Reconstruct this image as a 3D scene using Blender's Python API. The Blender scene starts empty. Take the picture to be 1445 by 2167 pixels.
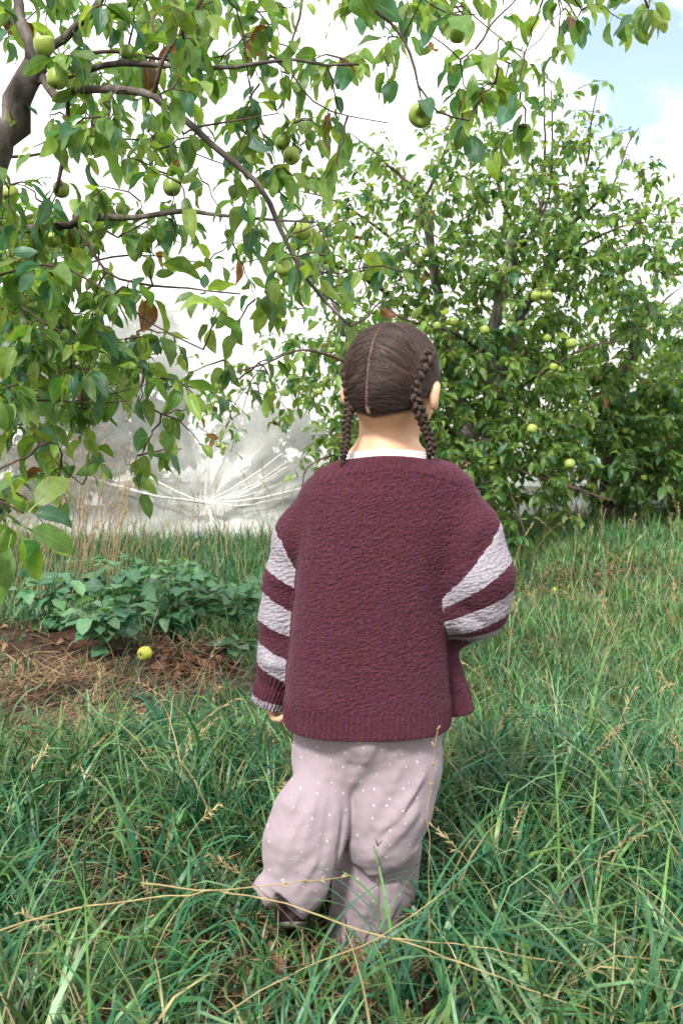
import bpy, math, random
import numpy as np
from mathutils import Vector, noise as mnoise

RNG = np.random.default_rng(11)
random.seed(5)
PI = math.pi
SC = bpy.context.scene
COL = SC.collection

# ------------------------------------------------------------------ camera
F = 2107.0                      # focal length in photograph pixels (35 mm lens on 36 mm tall film)
CAMH = 1.0
HOR = 870.0
PITCH = math.atan((1083.5 - HOR) / F)
cam_d = bpy.data.cameras.new("camera")
cam = bpy.data.objects.new("camera", cam_d)
COL.objects.link(cam)
cam.location = (0, 0, CAMH)
cam.rotation_euler = (math.radians(90) - PITCH, 0, 0)
cam_d.sensor_fit = 'VERTICAL'
cam_d.sensor_height = 36.0
cam_d.sensor_width = 24.0
cam_d.lens = 35.0
cam_d.clip_start = 0.05
cam_d.clip_end = 3000
cam_d.dof.use_dof = True
cam_d.dof.focus_distance = 2.3
cam_d.dof.aperture_fstop = 9.0
SC.camera = cam
SC.render.resolution_x = 682
SC.render.resolution_y = 1024

# ------------------------------------------------------------------ sky and sun
SUN_EL, SUN_AZ = math.radians(49), math.radians(-158)   # azimuth from +Y, clockwise: behind the camera, to the left
w = bpy.data.worlds.new("World")
SC.world = w
w.use_nodes = True
nt = w.node_tree
nt.nodes.clear()
def nn(t, **k):
    n = nt.nodes.new(t)
    for a, b in k.items():
        setattr(n, a, b)
    return n
out = nn('ShaderNodeOutputWorld'); bg = nn('ShaderNodeBackground'); bg.inputs[1].default_value = 0.1
sky = nn('ShaderNodeTexSky', sky_type='NISHITA'); sky.sun_disc = False
sky.sun_elevation = SUN_EL; sky.sun_rotation = SUN_AZ % (2 * PI)
tc = nn('ShaderNodeTexCoord')
mp = nn('ShaderNodeMapping'); mp.inputs['Scale'].default_value = (1, 1, 1.6)
nt.links.new(tc.outputs['Generated'], mp.inputs[0])
n1 = nn('ShaderNodeTexNoise'); n1.inputs['Scale'].default_value = 8.0; n1.inputs['Detail'].default_value = 6; n1.inputs['Roughness'].default_value = .55
nt.links.new(mp.outputs[0], n1.inputs['Vector'])
n2 = nn('ShaderNodeTexNoise'); n2.inputs['Scale'].default_value = 2.2; n2.inputs['Detail'].default_value = 3
nt.links.new(mp.outputs[0], n2.inputs['Vector'])
# a gap in the clouds to the upper right of the orchard
pd = Vector(((1420 - 722.5) / F, 1.0, (HOR - 150) / F)).normalized()
dot = nn('ShaderNodeVectorMath', operation='DOT_PRODUCT'); dot.inputs[1].default_value = pd
nrm = nn('ShaderNodeVectorMath', operation='NORMALIZE'); nt.links.new(tc.outputs['Generated'], nrm.inputs[0]); nt.links.new(nrm.outputs[0], dot.inputs[0])
gap = nn('ShaderNodeMapRange', interpolation_type='SMOOTHSTEP'); gap.inputs[1].default_value = 0.986; gap.inputs[2].default_value = 0.9995
nt.links.new(dot.outputs['Value'], gap.inputs[0])
ad = nn('ShaderNodeMath', operation='MULTIPLY_ADD'); ad.inputs[1].default_value = 0.33
nt.links.new(gap.outputs[0], ad.inputs[0]); nt.links.new(n1.outputs[0], ad.inputs[2])
cl = nn('ShaderNodeMapRange', interpolation_type='SMOOTHSTEP'); cl.inputs[1].default_value = 0.68; cl.inputs[2].default_value = 0.92
cl.inputs[3].default_value = 1.0; cl.inputs[4].default_value = 0.15
nt.links.new(ad.outputs[0], cl.inputs[0])
cc = nn('ShaderNodeMix', data_type='RGBA'); cc.inputs[6].default_value = (9.6, 9.6, 9.8, 1); cc.inputs[7].default_value = (12.5, 12.4, 12.2, 1)
nt.links.new(n2.outputs[0], cc.inputs[0])
sk2 = nn('ShaderNodeVectorMath', operation='SCALE'); sk2.inputs['Scale'].default_value = 1.6
nt.links.new(sky.outputs[0], sk2.inputs[0])
mx = nn('ShaderNodeMix', data_type='RGBA')
nt.links.new(cl.outputs[0], mx.inputs[0]); nt.links.new(sk2.outputs[0], mx.inputs[6]); nt.links.new(cc.outputs[2], mx.inputs[7])
nt.links.new(mx.outputs[2], bg.inputs[0]); nt.links.new(bg.outputs[0], out.inputs[0])

sd = bpy.data.lights.new("sun", 'SUN'); sd.energy = 3.6; sd.angle = math.radians(9); sd.color = (1, .96, .9)
sun = bpy.data.objects.new("sun", sd); COL.objects.link(sun)
sdir = Vector((math.sin(SUN_AZ) * math.cos(SUN_EL), math.cos(SUN_AZ) * math.cos(SUN_EL), math.sin(SUN_EL)))
sun.rotation_euler = sdir.to_track_quat('Z', 'Y').to_euler()

SC.view_settings.view_transform = 'Standard'
SC.view_settings.look = 'None'
SC.view_settings.exposure = 0.72
SC.view_settings.gamma = 1.0
SC.cycles.max_bounces = 7
SC.cycles.transparent_max_bounces = 12
SC.cycles.transmission_bounces = 4
SC.cycles.diffuse_bounces = 4
SC.cycles.glossy_bounces = 2
SC.cycles.use_denoising = True

# ------------------------------------------------------------------ helpers
cp_, sp_ = math.cos(PITCH), math.sin(PITCH)
def P(px, py, Y):
    """World point at distance Y along the ground seen at photograph pixel (px, py)."""
    xc, yc = (px - 722.5) / F, (1083.5 - py) / F
    dy = cp_ + sp_ * yc
    dz = -sp_ + cp_ * yc
    t = Y / dy
    return np.array([xc * t, Y, CAMH + dz * t])
def proj(v):
    """inverse of P: world points (n,3) -> pixel arrays."""
    x, y, z = v[:, 0], v[:, 1], v[:, 2] - CAMH
    f = cp_ * y - sp_ * z
    u = sp_ * y + cp_ * z
    return 722.5 + F * x / f, 1083.5 - F * u / f

def tag(o, label=None, cat=None, group=None, kind=None):
    if label: o['label'] = label
    if cat: o['category'] = cat
    if group: o['group'] = group
    if kind: o['kind'] = kind
    return o
def empty(name, loc=(0, 0, 0)):
    o = bpy.data.objects.new(name, None); COL.objects.link(o); o.location = loc
    o.empty_display_size = .05
    return o
def link(name, me, parent=None, loc=None):
    o = bpy.data.objects.new(name, me); COL.objects.link(o)
    if parent is not None:
        o.parent = parent
        if loc is None:
            o.location = -Vector(parent.location)
            if parent.parent is not None: o.location = (0, 0, 0)
    if loc is not None: o.location = loc
    return o
def mesh(name, V, faces, mat, smooth=True, attrs=None, col=None):
    """V (n,3); faces: list of (m,k) integer arrays."""
    me = bpy.data.meshes.new(name)
    V = np.asarray(V, dtype=np.float32)
    if isinstance(faces, np.ndarray): faces = [faces]
    faces = [np.asarray(f, dtype=np.int32) for f in faces if len(f)]
    me.vertices.add(len(V)); me.vertices.foreach_set('co', V.ravel())
    nl = sum(f.size for f in faces); npoly = sum(len(f) for f in faces)
    me.loops.add(nl); me.polygons.add(npoly)
    me.loops.foreach_set('vertex_index', np.concatenate([f.ravel() for f in faces]))
    tot = np.concatenate([np.full(len(f), f.shape[1], dtype=np.int32) for f in faces])
    st = np.concatenate([[0], np.cumsum(tot)[:-1]]).astype(np.int32)
    me.polygons.foreach_set('loop_start', st)
    me.polygons.foreach_set('use_smooth', np.full(npoly, smooth, dtype=bool))
    me.update(calc_edges=True)
    me.validate()
    if mat: me.materials.append(mat)
    for k, a in (attrs or {}).items():
        at = me.attributes.new(k, 'FLOAT', 'POINT'); at.data.foreach_set('value', np.asarray(a, dtype=np.float32))
    if col is not None:
        at = me.color_attributes.new('tint', 'FLOAT_COLOR', 'POINT')
        c = np.ones((len(V), 4), dtype=np.float32); c[:, :3] = col
        at.data.foreach_set('color', c.ravel())
    return me
def smoothstep(a, b, x):
    t = np.clip((x - a) / (b - a), 0, 1)
    return t * t * (3 - 2 * t)
def vnoise(x, y, s, seed=0.0):
    """cheap smooth 2D noise from a sum of rotated sines."""
    r = 0
    for k in range(5):
        a = seed * 1.7 + k * 2.399; f = s * (1 + .37 * k)
        r = r + np.sin(f * (x * math.cos(a) + y * math.sin(a)) + seed * 3.1 + k * 1.3 + 1.3 * np.sin(f * .6 * (x * math.sin(a) - y * math.cos(a)) + k))
    return r / 5

class Tubes:
    def __init__(s): s.V = []; s.Fq = []; s.Ft = []; s.n = 0; s.C = []
    def add(s, pts, rad, sides=6, col=(1, 1, 1), squash=None, cap=True):
        pts = np.asarray(pts, float); m = len(pts)
        rad = np.broadcast_to(np.asarray(rad, float), (m,))
        T = np.gradient(pts, axis=0); T /= np.linalg.norm(T, axis=1)[:, None] + 1e-12
        ref = np.array([0, 0, 1.0]) if abs(T[0, 2]) < .9 else np.array([1.0, 0, 0])
        N = np.zeros_like(T); n = np.cross(T[0], ref); n /= np.linalg.norm(n)
        for i in range(m):
            n = n - T[i] * np.dot(n, T[i]); n /= np.linalg.norm(n) + 1e-12; N[i] = n
        B = np.cross(T, N)
        a = np.arange(sides) * 2 * PI / sides
        ring = pts[:, None, :] + rad[:, None, None] * (np.cos(a)[None, :, None] * N[:, None, :] + np.sin(a)[None, :, None] * B[:, None, :])
        s.V.append(ring.reshape(-1, 3)); s.C.append(np.tile(col, (m * sides, 1)))
        i = np.arange(m - 1)[:, None] * sides; j = np.arange(sides)[None, :]; k = (j + 1) % sides
        q = np.stack([i + j, i + k, i + sides + k, i + sides + j], -1).reshape(-1, 4) + s.n
        s.Fq.append(q)
        nb = m * sides
        if cap:
            s.V.append(np.array([pts[0], pts[-1]])); s.C.append(np.tile(col, (2, 1)))
            c0 = s.n + nb; c1 = c0 + 1; jj = np.arange(sides); kk = (jj + 1) % sides
            s.Ft.append(np.stack([np.full(sides, c0), s.n + kk, s.n + jj], -1))
            o = s.n + (m - 1) * sides
            s.Ft.append(np.stack([np.full(sides, c1), o + jj, o + kk], -1)); nb += 2
        s.n += nb
    def mesh(s, name, mat):
        return mesh(name, np.concatenate(s.V), [np.concatenate(s.Fq)] + ([np.concatenate(s.Ft)] if s.Ft else []), mat, col=np.concatenate(s.C))

def resample(pts, step):
    pts = np.asarray(pts, float)
    # catmull-rom
    n = len(pts)
    ext = np.vstack([2 * pts[0] - pts[1], pts, 2 * pts[-1] - pts[-2]])
    outp = []
    for i in range(n - 1):
        p0, p1, p2, p3 = ext[i], ext[i + 1], ext[i + 2], ext[i + 3]
        L = np.linalg.norm((p2 - p1)[:3]); k = max(1, int(round(L / step)))
        t = (np.arange(k) / k)[:, None]
        outp.append(.5 * ((2 * p1) + (-p0 + p2) * t + (2 * p0 - 5 * p1 + 4 * p2 - p3) * t ** 2 + (-p0 + 3 * p1 - 3 * p2 + p3) * t ** 3))
    outp.append(pts[-1:])
    return np.vstack(outp)

# leaf blades -----------------------------------------------------------
def leaf_template(ns, nc, pet=0.22, wide=.52, point=1.0):
    """rows of stations along the blade, nc columns across; first two verts are the petiole."""
    v = np.linspace(0, 1, ns)
    wv = wide * .5 * np.sin(PI * np.clip(v, 0, 1) ** .82) ** .75 * (1 - .25 * v)
    wv[0] = .012; wv[-1] = .006
    u = np.linspace(-1, 1, nc)
    return v, wv, u
def leaves_mesh(name, pos, D, N, L, col, mat, ns=6, nc=3, curl=(.3, 1.3), fold=(.1, .5), wide=.52, wav=.06, pet=.25, wr=(.8, 1.15)):
    n = len(pos)
    v, wv, u = leaf_template(ns, nc, wide=wide)
    D = D / (np.linalg.norm(D, axis=1)[:, None] + 1e-9)
    X = np.cross(D, N); X /= np.linalg.norm(X, axis=1)[:, None] + 1e-9
    N = np.cross(X, D)
    k = RNG.uniform(curl[0], curl[1], n); k = np.where(np.abs(k) < .05, .05, k)
    fo = RNG.uniform(fold[0], fold[1], n)
    tw = RNG.normal(0, .35, n)
    ph = RNG.uniform(0, 2 * PI, n)
    wsc = RNG.uniform(wr[0], wr[1], n)
    kv = k[:, None] * v[None, :]
    yl = np.sin(kv) / k[:, None] + pet
    zl = -(1 - np.cos(kv)) / k[:, None]
    xs = (u[None, None, :] * wv[None, :, None]) * wsc[:, None, None]            # n,ns,nc
    absx = np.abs(xs)
    dz = fo[:, None, None] * absx + wav * np.sin(v[None, :, None] * 9 + ph[:, None, None] + np.sign(u)[None, None, :] * 1.1) * (absx / .25)
    ta = tw[:, None, None] * v[None, :, None]
    lx = xs * np.cos(ta) - dz * np.sin(ta); lz = xs * np.sin(ta) + dz * np.cos(ta)
    cs, sn = np.cos(kv)[:, :, None], np.sin(kv)[:, :, None]
    Yc = yl[:, :, None] + lz * sn; Zc = zl[:, :, None] + lz * cs
    Pn = pos[:, None, None, :] + L[:, None, None, None] * (lx[..., None] * X[:, None, None, :] + Yc[..., None] * D[:, None, None, :] + Zc[..., None] * N[:, None, None, :])
    nv = ns * nc
    V = Pn.reshape(n, nv, 3)
    i = np.arange(ns - 1)[:, None] * nc; j = np.arange(nc - 1)[None, :]
    q = np.stack([i + j, i + j + 1, i + nc + j + 1, i + nc + j], -1).reshape(-1, 4)
    # petiole strip: 4 verts, in two crossed thin quads -> one quad
    pw = .014
    pv = np.stack([pos - X * (pw * L)[:, None], pos + X * (pw * L)[:, None],
                   pos + (D * pet + X * pw * .8) * L[:, None], pos + (D * pet - X * pw * .8) * L[:, None]], 1)
    allV = np.concatenate([V, pv], 1); tot = nv + 4
    qq = np.concatenate([q, np.array([[nv, nv + 1, nv + 2, nv + 3]])])
    Fc = (qq[None] + (np.arange(n) * tot)[:, None, None]).reshape(-1, 4)
    C = np.repeat(col[:, None, :], tot, 1).reshape(-1, 3)
    uu = np.concatenate([np.tile(np.abs(u), ns), np.zeros(4)])
    vv = np.concatenate([np.repeat(v, nc), np.zeros(4)])
    return mesh(name, allV.reshape(-1, 3), Fc, mat, col=C, attrs={'across': np.tile(uu, n), 'along': np.tile(vv, n)})

def blades_mesh(name, root, h, az, th0, kap, wid, col, mat, ns=6, roll=None):
    n = len(root)
    t = np.linspace(0, 1, ns)
    th = th0[:, None] + kap[:, None] * t[None, :] ** 1.3
    ds = h[:, None] / (ns - 1)
    dx = np.sin(th) * ds; dz = np.cos(th) * ds
    hx = np.concatenate([np.zeros((n, 1)), np.cumsum(dx[:, :-1], 1)], 1)
    hz = np.concatenate([np.zeros((n, 1)), np.cumsum(dz[:, :-1], 1)], 1)
    ca, sa = np.cos(az), np.sin(az)
    # slight sideways meander
    sd_ = RNG.normal(0, .06, n)[:, None] * h[:, None] * t[None, :] ** 2
    c = np.stack([root[:, 0:1] + ca[:, None] * hx - sa[:, None] * sd_, root[:, 1:2] + sa[:, None] * hx + ca[:, None] * sd_, root[:, 2:3] + hz], -1)
    ra = az + PI / 2 + (roll if roll is not None else RNG.normal(0, .5, n))
    side = np.stack([np.cos(ra), np.sin(ra), RNG.normal(0, .25, n)], -1)
    wv = (1 - t ** 2.2) * .5; wv[-1] = .02; wv[0] *= .7
    a = c - side[:, None, :] * (wid[:, None] * wv[None, :])[..., None]
    b = c + side[:, None, :] * (wid[:, None] * wv[None, :])[..., None]
    V = np.stack([a, b], 2).reshape(n, ns * 2, 3)
    i = np.arange(ns - 1) * 2
    q = np.stack([i, i + 1, i + 3, i + 2], -1)
    Fc = (q[None] + (np.arange(n) * ns * 2)[:, None, None]).reshape(-1, 4)
    C = np.repeat(col[:, None, :], ns * 2, 1).reshape(-1, 3)
    return mesh(name, V.reshape(-1, 3), Fc, mat, col=C, attrs={'along': np.tile(np.repeat(t, 2), n)})

# ------------------------------------------------------------------ materials
def newmat(name):
    m = bpy.data.materials.new(name); m.use_nodes = True
    m.node_tree.nodes.clear()
    return m, m.node_tree
def N_(t, ty, **k):
    n = t.nodes.new(ty)
    for a, b in k.items():
        if a.startswith('i_'): n.inputs[a[2:]].default_value = b
        else: setattr(n, a, b)
    return n
def leaf_mat(name, transl=.45, rough=.42, spec=.5, under=(1.25, 1.2, 1.5), vein=True):
    m, t = newmat(name)
    o = N_(t, 'ShaderNodeOutputMaterial'); b = N_(t, 'ShaderNodeBsdfPrincipled'); b.inputs['Roughness'].default_value = rough
    b.inputs['Specular IOR Level'].default_value = spec
    tr = N_(t, 'ShaderNodeBsdfTranslucent'); mx = N_(t, 'ShaderNodeMixShader'); mx.inputs[0].default_value = transl
    a = N_(t, 'ShaderNodeAttribute', attribute_name='tint')
    no = N_(t, 'ShaderNodeTexNoise'); no.inputs['Scale'].default_value = 60; no.inputs['Detail'].default_value = 3
    te = N_(t, 'ShaderNodeTexCoord'); t.links.new(te.outputs['Object'], no.inputs['Vector'])
    mr = N_(t, 'ShaderNodeMapRange'); mr.inputs[1].default_value = .3; mr.inputs[2].default_value = .7; mr.inputs[3].default_value = .78; mr.inputs[4].default_value = 1.22
    t.links.new(no.outputs[0], mr.inputs[0])
    sc = N_(t, 'ShaderNodeVectorMath', operation='SCALE'); t.links.new(a.outputs['Color'], sc.inputs[0]); t.links.new(mr.outputs[0], sc.inputs['Scale'])
    last = sc.outputs[0]
    if vein:
        # pale midrib and faint side veins
        ac = N_(t, 'ShaderNodeAttribute', attribute_name='across'); al = N_(t, 'ShaderNodeAttribute', attribute_name='along')
        r1 = N_(t, 'ShaderNodeMapRange'); r1.inputs[1].default_value = .0; r1.inputs[2].default_value = .09; r1.inputs[3].default_value = 1; r1.inputs[4].default_value = 0
        t.links.new(ac.outputs['Fac'], r1.inputs[0])
        ma = N_(t, 'ShaderNodeMath', operation='MULTIPLY_ADD'); ma.inputs[1].default_value = -.32; t.links.new(ac.outputs['Fac'], ma.inputs[0]); t.links.new(al.outputs['Fac'], ma.inputs[2])
        m2 = N_(t, 'ShaderNodeMath', operation='MULTIPLY'); m2.inputs[1].default_value = 52; t.links.new(ma.outputs[0], m2.inputs[0])
        s2 = N_(t, 'ShaderNodeMath', operation='SINE'); t.links.new(m2.outputs[0], s2.inputs[0])
        r2 = N_(t, 'ShaderNodeMapRange'); r2.inputs[1].default_value = .8; r2.inputs[2].default_value = 1; r2.inputs[3].default_value = 0; r2.inputs[4].default_value = .3
        t.links.new(s2.outputs[0], r2.inputs[0])
        mxx = N_(t, 'ShaderNodeMath', operation='MAXIMUM'); t.links.new(r1.outputs[0], mxx.inputs[0]); t.links.new(r2.outputs[0], mxx.inputs[1])
        mc = N_(t, 'ShaderNodeMix', data_type='RGBA'); mc.inputs[7].default_value = (.22, .3, .1, 1)
        m3 = N_(t, 'ShaderNodeMath', operation='MULTIPLY'); m3.inputs[1].default_value = .6; t.links.new(mxx.outputs[0], m3.inputs[0])
        t.links.new(m3.outputs[0], mc.inputs[0]); t.links.new(last, mc.inputs[6])
        last = mc.outputs[2]
        bp = N_(t, 'ShaderNodeBump'); bp.inputs['Strength'].default_value = .5; bp.inputs['Distance'].default_value = .0015; bp.invert = True
        t.links.new(mxx.outputs[0], bp.inputs['Height']); t.links.new(bp.outputs[0], b.inputs['Normal'])
    # paler underside
    g = N_(t, 'ShaderNodeNewGeometry')
    vm = N_(t, 'ShaderNodeVectorMath', operation='MULTIPLY'); vm.inputs[1].default_value = under; t.links.new(last, vm.inputs[0])
    mu = N_(t, 'ShaderNodeMix', data_type='RGBA'); t.links.new(g.outputs['Backfacing'], mu.inputs[0]); t.links.new(last, mu.inputs[6]); t.links.new(vm.outputs[0], mu.inputs[7])
    t.links.new(mu.outputs[2], b.inputs['Base Color'])
    vt = N_(t, 'ShaderNodeVectorMath', operation='MULTIPLY'); vt.inputs[1].default_value = (2.1, 2.0, .9); t.links.new(last, vt.inputs[0])
    t.links.new(vt.outputs[0], tr.inputs[0])
    t.links.new(b.outputs[0], mx.inputs[1]); t.links.new(tr.outputs[0], mx.inputs[2]); t.links.new(mx.outputs[0], o.inputs[0])
    return m
def noise_mat(name, c1, c2, scale=20, rough=.85, bump=.4, dist=.004, stretch=(1, 1, 1), c3=None, sheen=0, detail=6, spec=.3):
    m, t = newmat(name)
    o = N_(t, 'ShaderNodeOutputMaterial'); b = N_(t, 'ShaderNodeBsdfPrincipled'); b.inputs['Roughness'].default_value = rough
    b.inputs['Specular IOR Level'].default_value = spec
    if sheen: b.inputs['Sheen Weight'].default_value = sheen; b.inputs['Sheen Roughness'].default_value = .6
    te = N_(t, 'ShaderNodeTexCoord'); mp = N_(t, 'ShaderNodeMapping'); mp.inputs['Scale'].default_value = stretch
    no = N_(t, 'ShaderNodeTexNoise'); no.inputs['Scale'].default_value = scale; no.inputs['Detail'].default_value = detail; no.inputs['Roughness'].default_value = .62
    t.links.new(te.outputs['Object'], mp.inputs[0]); t.links.new(mp.outputs[0], no.inputs['Vector'])
    cr = N_(t, 'ShaderNodeValToRGB'); cr.color_ramp.elements[0].position = .32; cr.color_ramp.elements[1].position = .68
    cr.color_ramp.elements[0].color = (*c1, 1); cr.color_ramp.elements[1].color = (*c2, 1)
    if c3: e = cr.color_ramp.elements.new(.52); e.color = (*c3, 1)
    t.links.new(no.outputs[0], cr.inputs[0]); t.links.new(cr.outputs[0], b.inputs['Base Color'])
    bp = N_(t, 'ShaderNodeBump'); bp.inputs['Strength'].default_value = bump; bp.inputs['Distance'].default_value = dist
    t.links.new(no.outputs[0], bp.inputs['Height']); t.links.new(bp.outputs[0], b.inputs['Normal'])
    t.links.new(b.outputs[0], o.inputs[0])
    return m
def tint_mat(name, rough=.6, spec=.3, transl=0):
    m, t = newmat(name)
    o = N_(t, 'ShaderNodeOutputMaterial'); b = N_(t, 'ShaderNodeBsdfPrincipled'); b.inputs['Roughness'].default_value = rough
    b.inputs['Specular IOR Level'].default_value = spec
    a = N_(t, 'ShaderNodeAttribute', attribute_name='tint'); 
    te = N_(t, 'ShaderNodeTexCoord'); no = N_(t, 'ShaderNodeTexNoise'); no.inputs['Scale'].default_value = 35; t.links.new(te.outputs['Object'], no.inputs['Vector'])
    mr = N_(t, 'ShaderNodeMapRange'); mr.inputs[1].default_value = .3; mr.inputs[2].default_value = .7; mr.inputs[3].default_value = .7; mr.inputs[4].default_value = 1.3
    t.links.new(no.outputs[0], mr.inputs[0])
    sc = N_(t, 'ShaderNodeVectorMath', operation='SCALE'); t.links.new(a.outputs['Color'], sc.inputs[0]); t.links.new(mr.outputs[0], sc.inputs['Scale'])
    t.links.new(sc.outputs[0], b.inputs['Base Color'])
    if transl:
        tr = N_(t, 'ShaderNodeBsdfTranslucent'); t.links.new(sc.outputs[0], tr.inputs[0])
        mx = N_(t, 'ShaderNodeMixShader'); mx.inputs[0].default_value = transl
        t.links.new(b.outputs[0], mx.inputs[1]); t.links.new(tr.outputs[0], mx.inputs[2]); t.links.new(mx.outputs[0], o.inputs[0])
    else:
        t.links.new(b.outputs[0], o.inputs[0])
    return m

M_LEAF = leaf_mat('apple_leaf')
M_WEED = leaf_mat('weed_leaf', transl=.25, rough=.5)
M_GRASS = tint_mat('grass_blade', rough=.42, spec=.45, transl=.3)
M_STRAW = tint_mat('straw', rough=.6, spec=.3, transl=.2)
M_LITTER = leaf_mat('dead_leaf', transl=.1, rough=.7, under=(1, 1, 1), vein=False)
M_BARK = noise_mat('bark', (.035, .028, .025), (.19, .165, .145), scale=22, bump=.8, dist=.006, stretch=(1, 1, .35), c3=(.085, .07, .06))
M_BARK_PALE = noise_mat('weathered_bark', (.06, .052, .048), (.30, .27, .245), scale=26, bump=.8, dist=.006, stretch=(1, 1, .35), c3=(.15, .13, .118))
M_TWIG = noise_mat('twig_bark', (.035, .02, .018), (.10, .065, .05), scale=60, bump=.4, dist=.002)

# ------------------------------------------------------------------ ground
SOIL = (-1.16, 3.7, 1.05, .72)       # bare soil: centre x, y, radii
def soil_mask(x, y):
    r = ((x - SOIL[0]) / SOIL[2]) ** 2 + ((y - SOIL[1]) / SOIL[3]) ** 2
    return 1 - smoothstep(.65, 1.25, r + .28 * vnoise(x, y, 5.0, 2.0))
def gz(x, y):
    x = np.asarray(x, float); y = np.asarray(y, float)
    z = .20 * smoothstep(.35, 1.6, x) * smoothstep(3.6, 6.4, y) * (1 - smoothstep(14, 30, y))
    z = z + .018 * vnoise(x, y, 2.1, 1.0) + .012 * vnoise(x, y, 6.3, 4.0)
    z = z + soil_mask(x, y) * (.02 + .03 * vnoise(x, y, 9.0, 3.0)) 
    z = z + .05 * np.exp(-(((x + 1.4) / .5) ** 2 + ((y - 4.1) / .25) ** 2))
    return z
def axis(segs):
    a = []
    for lo, hi, n in segs: a.append(np.linspace(lo, hi, n, endpoint=False))
    return np.concatenate(a + [[segs[-1][1]]])
gx = axis([(-900, -20, 14), (-20, -3.2, 30), (-3.2, 3.2, 260), (3.2, 20, 30), (20, 900, 14)])
gy = axis([(-900, -8, 12), (-8, .8, 24), (.8, 6.5, 250), (6.5, 14, 60), (14, 40, 20), (40, 1500, 16)])
X, Y = np.meshgrid(gx, gy, indexing='ij')
Z = gz(X, Y) * np.where((np.abs(X) < 60) & (Y < 60), 1, .5)
Vg = np.stack([X, Y, Z], -1).reshape(-1, 3)
ny_ = len(gy); ii = np.arange(len(gx) - 1)[:, None] * ny_; jj = np.arange(ny_ - 1)[None, :]
Fg = np.stack([ii + jj, ii + ny_ + jj, ii + ny_ + jj + 1, ii + jj + 1], -1).reshape(-1, 4)
m, t = newmat('ground_soil')
o = N_(t, 'ShaderNodeOutputMaterial'); b = N_(t, 'ShaderNodeBsdfPrincipled'); b.inputs['Roughness'].default_value = .95; b.inputs['Specular IOR Level'].default_value = .15
te = N_(t, 'ShaderNodeTexCoord'); na = N_(t, 'ShaderNodeTexNoise'); na.inputs['Scale'].default_value = 14; na.inputs['Detail'].default_value = 9; na.inputs['Roughness'].default_value = .7
t.links.new(te.outputs['Object'], na.inputs['Vector'])
cr = N_(t, 'ShaderNodeValToRGB'); cr.color_ramp.elements[0].color = (.014, .008, .006, 1); cr.color_ramp.elements[1].color = (.10, .052, .034, 1)
cr.color_ramp.elements[0].position = .35; cr.color_ramp.elements[1].position = .7
cr2 = N_(t, 'ShaderNodeValToRGB'); cr2.color_ramp.elements[0].color = (.018, .022, .01, 1); cr2.color_ramp.elements[1].color = (.07, .08, .03, 1)
t.links.new(na.outputs[0], cr.inputs[0]); t.links.new(na.outputs[0], cr2.inputs[0])
at = N_(t, 'ShaderNodeAttribute', attribute_name='soil'); mxc = N_(t, 'ShaderNodeMix', data_type='RGBA')
t.links.new(at.outputs['Fac'], mxc.inputs[0]); t.links.new(cr2.outputs[0], mxc.inputs[6]); t.links.new(cr.outputs[0], mxc.inputs[7]); t.links.new(mxc.outputs[2], b.inputs['Base Color'])
bp = N_(t, 'ShaderNodeBump'); bp.inputs['Strength'].default_value = 1; bp.inputs['Distance'].default_value = .03; t.links.new(na.outputs[0], bp.inputs['Height']); t.links.new(bp.outputs[0], b.inputs['Normal'])
t.links.new(b.outputs[0], o.inputs[0])
near = (np.abs(Vg[:, 0]) < 3.2) & (Vg[:, 1] < 5) & (Vg[:, 1] > 0)
soilw = np.clip(soil_mask(Vg[:, 0], Vg[:, 1]) + .75 * near, 0, 1)
ground = link('ground', mesh('ground', Vg, Fg, m, attrs={'soil': soilw}))
tag(ground, 'uneven orchard ground of dark soil under the grass', 'ground', kind='structure')

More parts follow.
